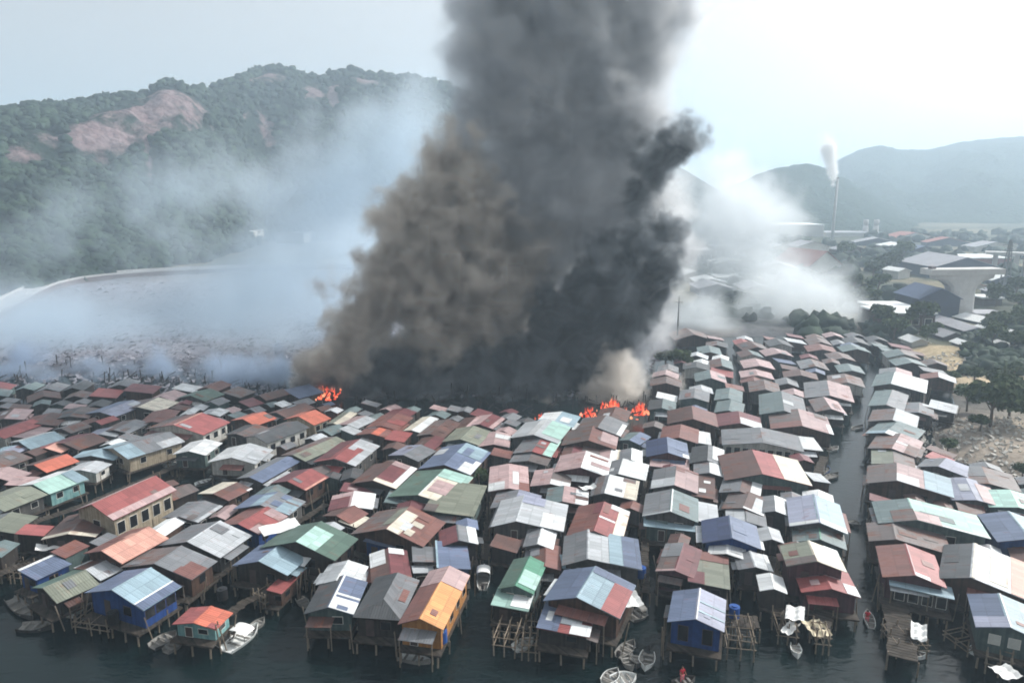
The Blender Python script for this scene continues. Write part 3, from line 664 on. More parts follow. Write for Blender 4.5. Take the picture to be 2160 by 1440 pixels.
def grid_obj(name, X, Y, Z, mat, col=None, smooth=True):
    n, m = X.shape
    v = np.stack([X, Y, Z], -1).reshape(-1, 3)
    i = np.arange(n * m).reshape(n, m); q = np.stack([i[:-1, :-1], i[:-1, 1:], i[1:, 1:], i[1:, :-1]], -1).reshape(-1, 4)
    me = bpy.data.meshes.new(name); me.vertices.add(len(v)); me.vertices.foreach_set('co', v.ravel())
    me.loops.add(q.size); me.loops.foreach_set('vertex_index', q.ravel().astype(np.int32))
    me.polygons.add(len(q)); me.polygons.foreach_set('loop_start', np.arange(0, q.size, 4, dtype=np.int32))
    me.update(calc_edges=True); me.validate()
    if col is not None:
        a = me.color_attributes.new('zone', 'FLOAT_COLOR', 'POINT')
        c = np.concatenate([col.reshape(-1, col.shape[-1]), np.ones((n * m, 4 - col.shape[-1]))], 1); a.data.foreach_set('color', c.ravel())
    if smooth: me.shade_smooth()
    me.materials.append(mat)
    o = bpy.data.objects.new(name, me); COL.objects.link(o)
    return o
# ---------------------------------------------------------------- water
m, t, b = newmat('dark_sea_water')
tc = t.n('ShaderNodeTexCoord')
n = t.n('ShaderNodeTexNoise'); n.inputs['Scale'].default_value = .055; n.inputs['Detail'].default_value = 4; t.l(tc.outputs['Object'], n.inputs['Vector'])
t.l(t.mix(n.outputs[0], (.002, .006, .007), (.006, .016, .017)), b.inputs['Base Color'])
b.inputs['Roughness'].default_value = .12; b.inputs['IOR'].default_value = 1.33; b.inputs['Specular IOR Level'].default_value = .36
mp = t.n('ShaderNodeMapping'); mp.inputs['Scale'].default_value = (.7, 1.6, 1); mp.inputs['Rotation'].default_value = (0, 0, .3); t.l(tc.outputs['Object'], mp.inputs[0])
n1 = t.n('ShaderNodeTexNoise'); n1.inputs['Scale'].default_value = .8; n1.inputs['Detail'].default_value = 5; n1.inputs['Distortion'].default_value = .6; t.l(mp.outputs[0], n1.inputs['Vector'])
bp = t.n('ShaderNodeBump'); bp.inputs['Strength'].default_value = .45; bp.inputs['Distance'].default_value = .2; t.l(n1.outputs[0], bp.inputs['Height']); t.l(bp.outputs[0], b.inputs['Normal'])
WATER = m
wb = MB(); wb.face([(-3500, -300, 0), (3500, -300, 0), (3500, 4500, 0), (-3500, 4500, 0)]); tag(wb.build('water', WATER), 'dark green sea water under the stilt village', 'water', kind='structure')
# ---------------------------------------------------------------- ground sheet
shore = [(-500, 800), (-300, 800), (0, 800), (400, 785), (700, 770), (1000, 752), (1300, 745), (1390, 765), (1450, 735), (1480, 712), (1850, 706), (1925, 745), (1995, 780), (2010, 860), (1960, 905), (1965, 930), (1985, 965), (2060, 985), (2160, 1010), (2400, 1050), (2800, 1100)]
SW = [tuple(W(u, v, 0)[:2]) for u, v in shore]
SW = [(-4000, SW[0][1])] + SW + [(4000, SW[-1][1]), (4000, 6000), (-4000, 6000)]
def landmask(X, Y):
    P = np.array(SW); inside = np.zeros(X.shape, bool); dist = np.full(X.shape, 1e9)
    for i in range(len(P)):
        x1, y1 = P[i]; x2, y2 = P[(i + 1) % len(P)]
        c = ((y1 > Y) != (y2 > Y)) & (X < (x2 - x1) * (Y - y1) / ((y2 - y1) if y2 != y1 else 1e-9) + x1); inside ^= c
        dx, dy = x2 - x1, y2 - y1; L = dx * dx + dy * dy
        tt = np.clip(((X - x1) * dx + (Y - y1) * dy) / L, 0, 1); dist = np.minimum(dist, np.hypot(X - x1 - tt * dx, Y - y1 - tt * dy))
    return np.where(inside, dist, -dist)
def axis(a, b, step, far, n):      # dense core a..b, growing outside
    core = np.arange(a, b + step, step); g = np.geomspace(step, far, n)
    return core, g
def ground_z(X, Y):
    s = landmask(X, Y); k = np.clip(s / 6, -1, 1)
    return -1.2 + 2.2 * np.clip((k + 1) / 2, 0, 1) + np.clip(s / 8, 0, 1) * (1.5 * fbm(X / 14, Y / 14, 4, 3) - .5)
xs = np.concatenate([-190 - np.geomspace(3, 3200, 40)[::-1], np.arange(-190, 190, 1.5), 190 + np.geomspace(3, 3200, 40)])
ys = np.concatenate([[-260, -100, 0, 60], np.arange(90, 330, 1.5), 330 + np.geomspace(3, 4200, 60)])
X, Y = np.meshgrid(xs, ys); Z = ground_z(X, Y)
n3 = fbm(X / 22, Y / 22, 4, 9)
def bl(v, a, b): return np.clip((v - a) / (b - a), 0, 1)
SP = W(2050, 935, 1); SP2 = W(2090, 790, 1)
sand = np.clip(1.5 - np.hypot((X - SP.x) / 22, (Y - SP.y) / 13), 0, 1) + np.clip(1.6 - np.hypot((X - SP2.x) / 30, (Y - SP2.y) / 11), 0, 1) + .35 * ((X > 60) & (Y < 200))
sand = np.clip(sand + (n3 - .5) * 1.2, 0, 1)
ash = np.clip(bl(60 - X, 0, 40) * (1 - bl(Y, 330, 420)) + bl(260 - Y, 0, 40) * .5 * bl(120 - X, 0, 30), 0, 1)
veg = np.clip(1 - np.maximum(sand, ash), 0, 1)
char = ash * np.exp(-np.clip(landmask(X, Y), 0, 400) / 16) * np.clip(n3 * 3, 0, 1)
colr = np.stack([sand, ash, char], -1)
m, t, b = newmat('shore_ground')
at = t.n('ShaderNodeAttribute'); at.attribute_name = 'zone'; sp_ = t.n('ShaderNodeSeparateColor'); t.l(at.outputs['Color'], sp_.inputs[0])
tc = t.n('ShaderNodeTexCoord')
n = t.n('ShaderNodeTexNoise'); n.inputs['Scale'].default_value = .12; n.inputs['Detail'].default_value = 9; n.inputs['Roughness'].default_value = .75; t.l(tc.outputs['Object'], n.inputs['Vector'])
n2 = t.n('ShaderNodeTexNoise'); n2.inputs['Scale'].default_value = .5; n2.inputs['Detail'].default_value = 8; n2.inputs['Roughness'].default_value = .8; t.l(tc.outputs['Object'], n2.inputs['Vector'])
k = t.math('MULTIPLY_ADD', n.outputs[0], 3.2, -1.1, True); k2 = t.math('MULTIPLY_ADD', n2.outputs[0], 4, -1.5, True)
vegc = t.mix(k, lin((40, 52, 42)), lin((84, 88, 72))); vegc = t.mix(t.math('MULTIPLY', k2, .35), vegc, lin((110, 108, 100)))
sandc = t.mix(k2, lin((168, 148, 118)), lin((226, 204, 166)))
ashc = t.mix(k, lin((82, 86, 96)), lin((138, 142, 152))); ashc = t.mix(t.math('MULTIPLY', k2, .45), ashc, lin((190, 186, 196)))
c = t.mix(sp_.outputs[0], vegc, sandc); c = t.mix(sp_.outputs[1], c, ashc); c = t.mix(sp_.outputs[2], c, lin((48, 47, 52)))
t.l(c, b.inputs['Base Color']); b.inputs['Roughness'].default_value = .95; b.inputs['Specular IOR Level'].default_value = .1
bp = t.n('ShaderNodeBump'); bp.inputs['Strength'].default_value = .6; bp.inputs['Distance'].default_value = .5; t.l(n2.outputs[0], bp.inputs['Height']); t.l(bp.outputs[0], b.inputs['Normal'])
tag(grid_obj('ground', X, Y, Z, m, colr), 'shore ground, burnt flats on one side and sandy bank on the other', 'ground', kind='structure')
def gz(x, y): return float(ground_z(np.array([[x]]), np.array([[y]]))[0, 0])
# ---------------------------------------------------------------- hills
def hill_mat(name, fol, fol2, rock, amt):
    m, t, b = newmat(name)
    tc = t.n('ShaderNodeTexCoord'); ge = t.n('ShaderNodeAttribute'); ge.attribute_name = 'zone'
    s_ = t.n('ShaderNodeSeparateColor'); t.l(ge.outputs['Color'], s_.inputs[0])
    n = t.n('ShaderNodeTexNoise'); n.inputs['Scale'].default_value = .09; n.inputs['Detail'].default_value = 8; n.inputs['Roughness'].default_value = .7; t.l(tc.outputs['Object'], n.inputs['Vector'])
    n2 = t.n('ShaderNodeTexNoise'); n2.inputs['Scale'].default_value = .03; n2.inputs['Detail'].default_value = 6; n2.inputs['Roughness'].default_value = .7; t.l(tc.outputs['Object'], n2.inputs['Vector'])
    vo = t.n('ShaderNodeTexVoronoi'); vo.inputs['Scale'].default_value = .16; t.l(tc.outputs['Object'], vo.inputs['Vector'])
    f = t.mix(t.math('MULTIPLY_ADD', n.outputs[0], 3, -1, True), lin(fol), lin(fol2))
    r = t.mix(t.math('MULTIPLY_ADD', n.outputs[0], 3, -1, True), lin(rock), lin((160, 142, 144)))
    k = t.math('MULTIPLY_ADD', t.math('ADD', s_.outputs[0], t.math('MULTIPLY_ADD', n2.outputs[0], 3.4, -1.75)), 2, -.85, True)
    t.l(t.mix(k, f, r), b.inputs['Base Color']); b.inputs['Roughness'].default_value = .95; b.inputs['Specular IOR Level'].default_value = .05
    bp = t.n('ShaderNodeBump'); bp.inputs['Strength'].default_value = 1; bp.inputs['Distance'].default_value = amt
    t.l(t.math('ADD', t.math('MULTIPLY', vo.outputs[0], -1.0), t.math('MULTIPLY', n.outputs[0], 2)), bp.inputs['Height']); t.l(bp.outputs[0], b.inputs['Normal'])
    return m
def hill(name, ridge, base, Yr, Yb, mat, label, seed, scars=(), nu=420, nd=110, amp=1.0):
    us = np.linspace(ridge[0][0], ridge[-1][0], nu)
    rv = np.interp(us, [p[0] for p in ridge], [p[1] for p in ridge]); yr = np.interp(us, [p[0] for p in Yr], [p[1] for p in Yr]); yb = np.interp(us, [p[0] for p in Yb], [p[1] for p in Yb])
    tt = np.linspace(0, 1.5, nd)
    U, TT = np.meshgrid(us, tt); RV = np.interp(U, us, rv); YR = np.interp(U, us, yr); YB = np.interp(U, us, yb)
    yy = (RV - 720) / F; ZR = H + YR * (-sp - yy * cp) / (cp - yy * sp)      # ridge height there
    Yw = YB + (YR - YB) * TT
    Xw = (U - 1080) / F / (cp - yy * sp) * YR * (Yw / YR)
    q = np.clip(TT, 0, 1); prof = np.where(TT <= 1, q ** 1.05 * .55 + .45 * (q * q * (3 - 2 * q)), 1 - (TT - 1) * 1.3)
    n = fbm(Xw / 90, Yw / 90, 5, seed) - .5; gully = np.abs(fbm(Xw / 60, Yw / 160, 4, seed + 5) - .5) * 2
    fade = np.clip(np.sin(np.clip(TT, 0, 1) * math.pi), 0, 1)
    Zw = ZR * prof + fade * ZR * amp * (n * .35 - gully * .22 + .06) + (fbm(Xw / 9, Yw / 9, 3, seed + 9) - .5) * 5 * np.clip(TT * 4, 0, 1)
    Zw = np.where(TT <= 0.0, -3, Zw)
    zone = np.zeros(U.shape)
    for (su, st, ru, rt, a) in scars: zone = np.maximum(zone, a * np.clip(1.3 - np.hypot((U - su) / ru, (TT - st) / rt), 0, 1))
    o = grid_obj(name, Xw, Yw, Zw, mat, np.stack([zone, zone, zone], -1)); tag(o, label, 'hill', kind='structure')
    return Xw, Yw, Zw, U, TT, zone
LH = hill('hills', [(-700, 330), (-300, 270), (0, 236), (60, 228), (130, 226), (200, 212), (250, 203), (300, 197), (340, 176), (380, 176), (410, 190), (450, 187), (500, 167), (540, 149), (580, 141), (620, 149), (660, 161), (690, 159), (740, 146), (790, 159), (850, 162), (900, 168), (1000, 190), (1200, 240), (1400, 330), (1560, 430), (1700, 480)],
     None, [(-700, 430), (0, 520), (400, 680), (540, 860), (1000, 980), (1700, 1050)], [(-700, 250), (0, 300), (150, 345), (400, 440), (480, 520), (540, 620), (1000, 620), (1700, 700)],
     hill_mat('left_hill_forest', (24, 38, 36), (50, 66, 52), (120, 98, 100), 4), 'long wooded hill with pink bare earth scars behind the smoke', 21,
     scars=((310, .72, 150, .24, 1.15), (220, .60, 100, .16, 1), (60, .6, 90, .1, .8), (400, .74, 50, .12, 1), (560, .86, 60, .06, .9), (660, .8, 30, .1, .9), (700, .78, 14, .1, 1.2), (300, .45, 14, .07, 1.3), (550, .6, 25, .1, .8), (760, .85, 80, .06, .8), (480, .66, 60, .04, .7)))
m_rh = hill_mat('right_hill_forest', (40, 58, 48), (62, 80, 66), (110, 110, 90), 6)
hill('hills', [(1380, 470), (1480, 420), (1560, 385), (1600, 366), (1650, 351), (1700, 345), (1730, 351), (1790, 380), (1900, 440), (1980, 478)],
     None, [(1380, 1150), (1980, 1150)], [(1380, 700), (1980, 700)], m_rh, 'nearer rounded hill behind the tall chimney', 33, nu=160, nd=60)
hill('hills', [(1300, 430), (1500, 420), (1650, 400), (1740, 352), (1780, 331), (1820, 313), (1860, 307), (1900, 316), (1960, 316), (2020, 301), (2080, 293), (2160, 288), (2400, 270), (2900, 300)],
     None, [(1300, 1900), (2160, 1700), (2900, 1600)], [(1300, 1100), (2160, 950), (2900, 850)], m_rh, 'pale far ridge fading into haze across the plain', 44, nu=240, nd=70)
def inst_lumps(name, pts, mats, label, cat, seed, faces='ico', flat=.8):
    # one mesh of many rough leafy crowns (ground cover seen from far)
    rg = np.random.RandomState(seed)
    phi = (1 + 5 ** .5) / 2
    import bmesh
    bm = bmesh.new(); bmesh.ops.create_icosphere(bm, subdivisions=2, radius=1); V = np.array([v.co[:] for v in bm.verts]); Fc = np.array([[v.index for v in f.verts] for f in bm.faces]); bm.free()
    nv = len(V); A = []; B = []
    for i, (x, y, z, r) in enumerate(pts):
        k = 1 + (rg.rand(nv) - .5) * .95
        v = V * k[:, None] * np.array([r * rg.uniform(.85, 1.2), r * rg.uniform(.85, 1.2), r * flat * rg.uniform(.8, 1.3)])
        A.append(v + np.array([x, y, z])); B.append(Fc + i * nv)
    A = np.concatenate(A); B = np.concatenate(B)
    me = bpy.data.meshes.new(name); me.vertices.add(len(A)); me.vertices.foreach_set('co', A.ravel())
    me.loops.add(B.size); me.loops.foreach_set('vertex_index', B.ravel().astype(np.int32)); me.polygons.add(len(B)); me.polygons.foreach_set('loop_start', np.arange(0, B.size, 3, dtype=np.int32))
    me.update(calc_edges=True); me.materials.append(mats)
    o = bpy.data.objects.new(name, me); COL.objects.link(o); tag(o, label, cat, kind='stuff')
    return o
def leafmat(name, c1, c2, s=1.2):
    m, t, b = newmat(name); tc = t.n('ShaderNodeTexCoord'); oi = t.n('ShaderNodeObjectInfo')
    n = t.n('ShaderNodeTexNoise'); n.inputs['Scale'].default_value = s; n.inputs['Detail'].default_value = 5; t.l(tc.outputs['Object'], n.inputs['Vector'])
    c = t.mix(t.math('MULTIPLY_ADD', n.outputs[0], 3.2, -1.1, True), lin(c1), lin(c2))
    h = t.n('ShaderNodeHueSaturation'); t.l(t.math('MULTIPLY_ADD', oi.outputs['Random'], .5, .75), h.inputs['Value']); t.l(c, h.inputs['Color'])
    t.l(h.outputs[0], b.inputs['Base Color']); b.inputs['Roughness'].default_value = .8; b.inputs['Specular IOR Level'].default_value = .15
    return m
LEAF = leafmat('leaves', (38, 58, 34), (88, 102, 66)); FARLEAF = leafmat('far_leaves', (20, 34, 32), (52, 68, 52), .12)
Xw, Yw, Zw, U, TT, zone = LH
rg = np.random.RandomState(5); pts = []
ok = np.argwhere((TT > .02) & (TT < 1.05) & (zone < .42) & (U > -250) & (U < 950))
wsel = rg.rand(len(ok)) < .5
for i, j in ok[wsel]:
    if Yw[i, j] > 640 and rg.rand() < .45: continue
    pts.append((Xw[i, j] + rg.uniform(-1.5, 1.5), Yw[i, j] + rg.uniform(-2, 2), Zw[i, j] + 1.2, rg.uniform(1.5, 3.3) * (1 + Yw[i, j] / 1500)))
print('forest lumps', len(pts))
inst_lumps('forest', pts, FARLEAF, 'dense woodland covering the slopes of the long hill', 'forest', 3)
pts = []
for _ in range(1300):      # scrub on the plain beyond the village
    u = R.uniform(1480, 2300); v = 495 + 215 * R.random() ** 1.3
    p = W(u, v, 1)
    if abs(u - 2010) < 110 and 560 < v < 700: continue
    if fbm(np.array([p.x / 35]), np.array([p.y / 50]), 3, 2)[0] < .47: continue
    pts.append((p.x, p.y, gz(p.x, p.y) + .8, R.uniform(1.2, 2.8) * (1 + p.y / 500)))
for _ in range(200):
    u = R.uniform(2030, 2250); v = R.uniform(715, 790); p = W(u, v, 1); pts.append((p.x, p.y, gz(p.x, p.y) + .5, R.uniform(1, 2.2)))
inst_lumps('undergrowth', pts, FARLEAF, 'scrub and low woods covering the plain beyond the village', 'undergrowth', 8)
# ---------------------------------------------------------------- embankment
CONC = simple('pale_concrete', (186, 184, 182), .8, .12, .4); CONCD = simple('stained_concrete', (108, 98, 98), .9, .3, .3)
pl = [(-260, 790), (-120, 700), (-40, 662), (0, 643), (50, 615), (95, 596), (150, 584), (210, 577), (300, 570), (400, 565), (520, 561), (620, 558), (760, 555), (900, 556)]
pw = [W(u, v, 4.0) for u, v in pl]
cv = []
for a, b_ in zip(pw, pw[1:]):
    for k in range(6): cv.append(a.lerp(b_, k / 6))
for _ in range(4): cv = [cv[0]] + [(cv[i - 1] + cv[i] * 2 + cv[i + 1]) / 4 for i in range(1, len(cv) - 1)] + [cv[-1]]
eb = MB(); tb = MB()
for i in range(len(cv) - 1):
    a, c_ = cv[i], cv[i + 1]; da = (cv[min(i + 1, len(cv) - 1)] - cv[max(i - 1, 0)]).normalized(); dc = (cv[min(i + 2, len(cv) - 1)] - cv[i]).normalized()
    na = Vector((-da.y, da.x, 0)); nc = Vector((-dc.y, dc.x, 0))
    L = lambda p, n, s, z: (p.x + n.x * s, p.y + n.y * s, z)
    w_ = 3.0 + a.y * .006
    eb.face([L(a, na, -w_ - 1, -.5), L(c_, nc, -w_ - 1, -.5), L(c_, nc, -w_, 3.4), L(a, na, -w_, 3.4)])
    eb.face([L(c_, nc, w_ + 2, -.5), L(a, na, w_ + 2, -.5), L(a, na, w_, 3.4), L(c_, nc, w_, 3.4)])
    eb.face([L(a, na, -w_, 3.4), L(c_, nc, -w_, 3.4), L(c_, nc, w_, 3.4), L(a, na, w_, 3.4)])
    for s in (-w_, w_ - .5):
        tb.hexa([L(a, na, s, 3.4), L(c_, nc, s, 3.4), L(c_, nc, s + .5, 3.4), L(a, na, s + .5, 3.4), L(a, na, s, 4.3), L(c_, nc, s, 4.3), L(c_, nc, s + .5, 4.3), L(a, na, s + .5, 4.3)])
    tb.face([L(a, na, -w_ + .5, 3.41), L(c_, nc, -w_ + .5, 3.41), L(c_, nc, w_ - .5, 3.41), L(a, na, w_ - .5, 3.41)])
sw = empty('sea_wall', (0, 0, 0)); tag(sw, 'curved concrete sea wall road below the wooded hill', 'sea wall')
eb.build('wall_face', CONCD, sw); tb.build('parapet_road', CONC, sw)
# ---------------------------------------------------------------- burnt flats: rubble
RUB = simple('burnt_sheet_rubble', (84, 84, 90), .9, .3, .3, c2=(158, 158, 168))
CHAR = simple('charred_timber', (40, 36, 36), .9, .4, 1)
rb = MB()
for _ in range(6000):
    u = R.uniform(-120, 1380); v = 575 + 255 * R.random() ** .75
    if u < 250 and v < 655 - u * .3: continue
    p = W(u, v, 1); s = R.uniform(.2, .95) * (.6 + p.y / 400); a = R.uniform(0, 3.14); z = max(gz(p.x, p.y), .1)
    ca, sa = math.cos(a) * s, math.sin(a) * s; t1, t2 = R.uniform(-.2, .5), R.uniform(-.2, .5); q = R.uniform(.4, .9)
    c = [(p.x - ca, p.y - sa, z), (p.x + sa * q, p.y - ca * q, z + .1 + t1), (p.x + ca, p.y + sa, z + .2 + t2), (p.x - sa * q, p.y + ca * q, z + .1)]
    rb.hexa(c + [(x, y, zz + .12) for x, y, zz in c])
tag(rb.build('rubble', RUB), 'pale burnt sheets and rubble strewn over the smoking flats', 'rubble', kind='stuff')
rb = MB()
for _ in range(300):
    u = R.uniform(-120, 1380); v = R.uniform(770, 860)
    p = W(u, v, 1); hgt = R.uniform(.8, 3); z = gz(p.x, p.y)
    rb.bar((p.x, p.y, min(z, 0) - .3), (p.x + R.uniform(-.5, .5), p.y + R.uniform(-.5, .5), max(z, 0) + hgt), .12, n=4)
for _ in range(500):
    u = R.uniform(-120, 1380); v = R.uniform(760, 870); p = W(u, v, 1); a = R.uniform(0, 3.14); s = R.uniform(1, 3.4)
    rb.bar((p.x, p.y, .2), (p.x + s * math.cos(a), p.y + s * math.sin(a), R.uniform(.3, 1.6)), .14, n=4)
tag(rb.build('charred_debris', CHAR), 'charred posts and beams left standing in the burnt quarter', 'debris', kind='stuff')
rb = MB()
for _ in range(1100):
    u = R.uniform(1940, 2230); v = R.uniform(880, 1010) if R.random() < .6 else R.uniform(745, 800); p = W(u, v, 1); s = R.uniform(.12, .6); a = R.uniform(0, 3.14); z = max(gz(p.x, p.y), 0) + .02
    ca, sa = math.cos(a) * s, math.sin(a) * s; q = R.uniform(.4, .9)
    c = [(p.x - ca, p.y - sa, z), (p.x + sa * q, p.y - ca * q, z + R.uniform(0, .4)), (p.x + ca, p.y + sa, z + R.uniform(0, .5)), (p.x - sa * q, p.y + ca * q, z)]
    rb.hexa(c + [(x, y, zz + .15) for x, y, zz in c])
tag(rb.build('litter', simple('bank_litter', (120, 112, 104), .9, .3, .8, c2=(226, 222, 214))), 'litter and timber scraps strewn on the sandy bank', 'litter', kind='stuff')
# ---------------------------------------------------------------- trees
BARK = simple('bark', (88, 76, 64), .9, .3, 4)
def tree_proto(seed, hgt, rx, lobes, n, leaf=.42):
    rg = np.random.RandomState(seed); rr = random.Random(seed)
    root = empty('tree')
    tb = MB(); top = Vector((rr.uniform(-.3, .3), rr.uniform(-.3, .3), hgt * .55)); tb.bar((0, 0, -.5), top, .28, n=7, r2=.16)
    cs = []
    for i in range(lobes):
        a = 2 * math.pi * i / lobes + rr.uniform(-.4, .4); q = rx * rr.uniform(.35, .62) if i else 0
        c = Vector((q * math.cos(a), q * math.sin(a), hgt * rr.uniform(.5, .86) if i else hgt * .8)); cs.append((c, rx * rr.uniform(.36, .58)))
        tb.bar(top * rr.uniform(.6, 1), c, .12, n=5, r2=.04)
    tb.build('trunk', BARK, root)
    mb = MB()
    for c, r in cs:
        for _ in range(n // lobes):
            d = rg.randn(3); d /= np.linalg.norm(d); q = r * (rg.rand() ** .45) * rg.uniform(.75, 1.2)
            p = np.array(c) + d * q * np.array([1, 1, .72]); nn = d + rg.randn(3) * .6 + np.array([0, 0, .4]); nn /= np.linalg.norm(nn)
            u = np.cross(nn, rg.randn(3)); u /= np.linalg.norm(u); w = np.cross(nn, u); s = leaf * rg.uniform(.6, 1.5)
            mb.face([p + u * s, p + w * s * .6, p - u * s, p - w * s * .6 + nn * s * .3])
    mb.build('crown', LEAF, root)
    return root
PT = [tree_proto(1, 7, 4.2, 7, 1300), tree_proto(2, 5.5, 3.4, 6, 1100), tree_proto(3, 9, 4.0, 8, 1400, .5)]
TREES = [
    (2040, 862, 0, .8, 'smaller rounded tree left of the big dark tree on the sandy bank'), (2088, 905, 0, 1.25, 'big dark bushy tree on the sandy bank'),
    (2128, 880, 2, 1.0, 'tall tree right of the big dark tree on the sandy bank'), (2105, 835, 1, 1.1, 'olive tree behind the big dark tree on the sandy bank'), (2165, 905, 0, 1.0, 'tree cut by the photo edge on the sandy bank'),
    (2055, 810, 1, .8, 'low tree at the top of the pale sand strip'), (2010, 800, 1, .55, 'small bush-like tree on the pale sand strip'), (2140, 800, 1, .8, 'lone tree on the far sand strip'),
    (1790, 915, 1, 0, ''), (1005, 1018, 1, .62, 'small tree squeezed between roofs beside the blue patched roof'), (2158, 1000, 1, .5, 'dark shrub at the near end of the sandy bank'),
    (1405, 770, 1, .9, 'bushy green tree by the thin mast'), (1440, 778, 0, .8, 'green tree in front of the thin mast'), (1478, 765, 1, .7, 'small tree right of the thin mast'),
    (2000, 945, 1, .5, 'shrub growing in the pit of sand'), (2065, 915, 1, .6, 'shrub on the crest of the sandy bank'),
]
first = {}
def put_tree(k, x, y, z, s, rz, lab, grp='trees around the village'):
    t_ = PT[k] if k not in first else copy_tree(PT[k]); first[k] = 1
    t_.location = (x, y, z); t_.scale = (s, s, s); t_.rotation_euler = (0, 0, rz); tag(t_, lab, 'tree', grp); return t_
for u, v, k, s, lab in TREES:
    if not s: continue
    p = W(u, v, 1); put_tree(k, p.x, p.y, max(gz(p.x, p.y), .2), s, R.uniform(0, 6), lab)
BG = [(1862, 700, 2, 1.1), (1885, 712, 0, 1), (1940, 705, 2, 1.2), (1955, 725, 0, .7), (1975, 705, 1, .7), (2085, 705, 0, .8), (2110, 705, 1, 1.3), (2150, 700, 0, 1.1), (2090, 735, 0, 1), (2140, 745, 1, 1.2), (2040, 745, 1, .6),
      (1830, 655, 0, 1.2), (1850, 630, 2, 1.2), (1905, 640, 1, 1.1), (1800, 615, 0, 1.1), (1840, 590, 0, 1.3), (1870, 575, 1, 2), (1900, 560, 0, 2), (1780, 545, 1, 2), (2100, 650, 0, 1.2), (2140, 640, 2, 1.2), (2150, 668, 0, 1.2), (1770, 640, 1, 1)]
BG.sort(key=lambda q: math.hypot(q[0] - 2018, q[1] - 668))
for i, (u, v, k, s) in enumerate(BG):
    p = W(u, v, 1); side = 'right of' if u > 2010 else 'left of'
    put_tree(k, p.x, p.y, gz(p.x, p.y), s, R.uniform(0, 6), f"{ORD[i]} of the hazy trees around the concrete bridge pier, counted outward from its foot", 'trees around the concrete bridge pier')
# ---------------------------------------------------------------- bridge pier
def pxw(px, t): return px / F * t
pc, t0 = WY(2018, 668, W(2018, 668, 1).y); base = W(2018, 668, 1)
s = t0 / F
pr = empty('bridge_pier', (base.x, base.y, 0), .12); tag(pr, 'tall pale concrete bridge pier with a wide T shaped cap', 'bridge pier')
mb = MB(); hw = 32 * s; hd = 15 * s; z1 = 62 * s
def ring(x, y, z, n=14, p=3.0):
    return [(math.copysign(abs(math.cos(a)) ** (2 / p), math.cos(a)) * x, math.copysign(abs(math.sin(a)) ** (2 / p), math.sin(a)) * y, z) for a in [2 * math.pi * i / n for i in range(n)]]
rings = [ring(hw, hd, 0), ring(hw * .95, hd * .95, z1), ring(hw * 1.05, hd, z1 + 10 * s), ring(hw * 1.5, hd * 1.05, z1 + 20 * s), ring(70 * s, hd * 1.1, z1 + 26 * s), ring(72 * s, hd * 1.12, z1 + 34 * s)]
for a, b_ in zip(rings, rings[1:]):
    for i in range(len(a)): j = (i + 1) % len(a); mb.face([a[i], a[j], b_[j], b_[i]])
mb.build('shaft', CONC, pr, smooth=False)
mb = MB(); mb.box(-82 * s, 82 * s, -hd * 1.25, hd * 1.25, z1 + 34 * s + .01, z1 + 46 * s); mb.build('pier_cap', CONC, pr)
mb = MB(); [mb.box(x * s - .8, x * s + .8, -1, 1, z1 + 46 * s, z1 + 46 * s + .9) for x in (-70,)]; mb.build('bearing_block', CONCD, pr)
mb = MB(); mb.box(-hw * 1.3, hw * 1.3, -hd * 1.5, hd * 1.5, -.6, .9); mb.build('footing', CONCD, pr)
# ---------------------------------------------------------------- inland buildings
def building(name, u, v, wpx, hpx, dm, roof, wall, lab, rz=0.0, flat=False, z=1.0, nwin=0, cat='building', rise=.35):
    p = W(u, v, z); s = p.y / F * 1.03; w, h = wpx * s, hpx * s
    root = empty(name, (p.x, p.y, z), rz); tag(root, lab, cat, 'buildings inland of the village')
    wb_ = MB()
    if flat:
        wb_.box(-w / 2, w / 2, 0, dm, -.5, h); wb_.build('wall', wall, root)
        r_ = MB(); r_.box(-w / 2 - .5, w / 2 + .5, -.5, dm + .5, h + .003, h + .55); r_.build('roof', roof, root)
    else:
        rr = w * rise / 2
        f = lambda y: [(-w / 2, y, -.5), (w / 2, y, -.5), (w / 2, y, h), (0, y, h + rr), (-w / 2, y, h)]
        A, B = f(0), f(dm); wb_.face(A); wb_.face(B[::-1])
        for i in range(5): j = (i + 1) % 5; wb_.face([A[j], A[i], B[i], B[j]])
        wb_.build('wall', wall, root)
        r_ = MB(); e = .6; k = rr / (w / 2) * e
        slab(r_, (-w / 2 - e, dm + e, h - k), (-w / 2 - e, -e, h - k), (0, -e, h + rr), (0, dm + e, h + rr), .2, 0)
        slab(r_, (w / 2 + e, -e, h - k), (w / 2 + e, dm + e, h - k), (0, dm + e, h + rr), (0, -e, h + rr), .2, 0)
        r_.build('roof', roof, root)
    for i in range(nwin):
        x = -w / 2 + w * (i + .5) / nwin; q = w / nwin * .3
        fb = MB(); fb.box(x - q, x + q, -.06, .05, h * .35, h * .75); o = fb.build('window', WFRAME, root); gb = MB(); gb.box(x - q * .85, x + q * .85, -.09, 0, h * .38, h * .72); gb.build('pane', DARKG, o)
    return root
BW = simple('building_plaster', (196, 194, 188), .8, .1, .3); BD = simple('dark_shed_cladding', (66, 74, 92), .7, .15, .2); BB = simple('brown_cladding', (86, 76, 72), .8, .2, .2)
BLR = simple('slate_blue_roof', (74, 88, 116), .6, .15, .2); RR_ = simple('red_tile_roof', (150, 96, 90), .8, .15, .2); WR = simple('white_sheet_roof', (216, 218, 218), .6, .08, .2); GR = simple('grey_sheet_roof', (150, 150, 156), .6, .15, .2)
building('shed', 1978, 672, 84, 42, 16, BLR, BD, 'dark blue gabled shed left of the concrete pier', z=1, rise=.5)
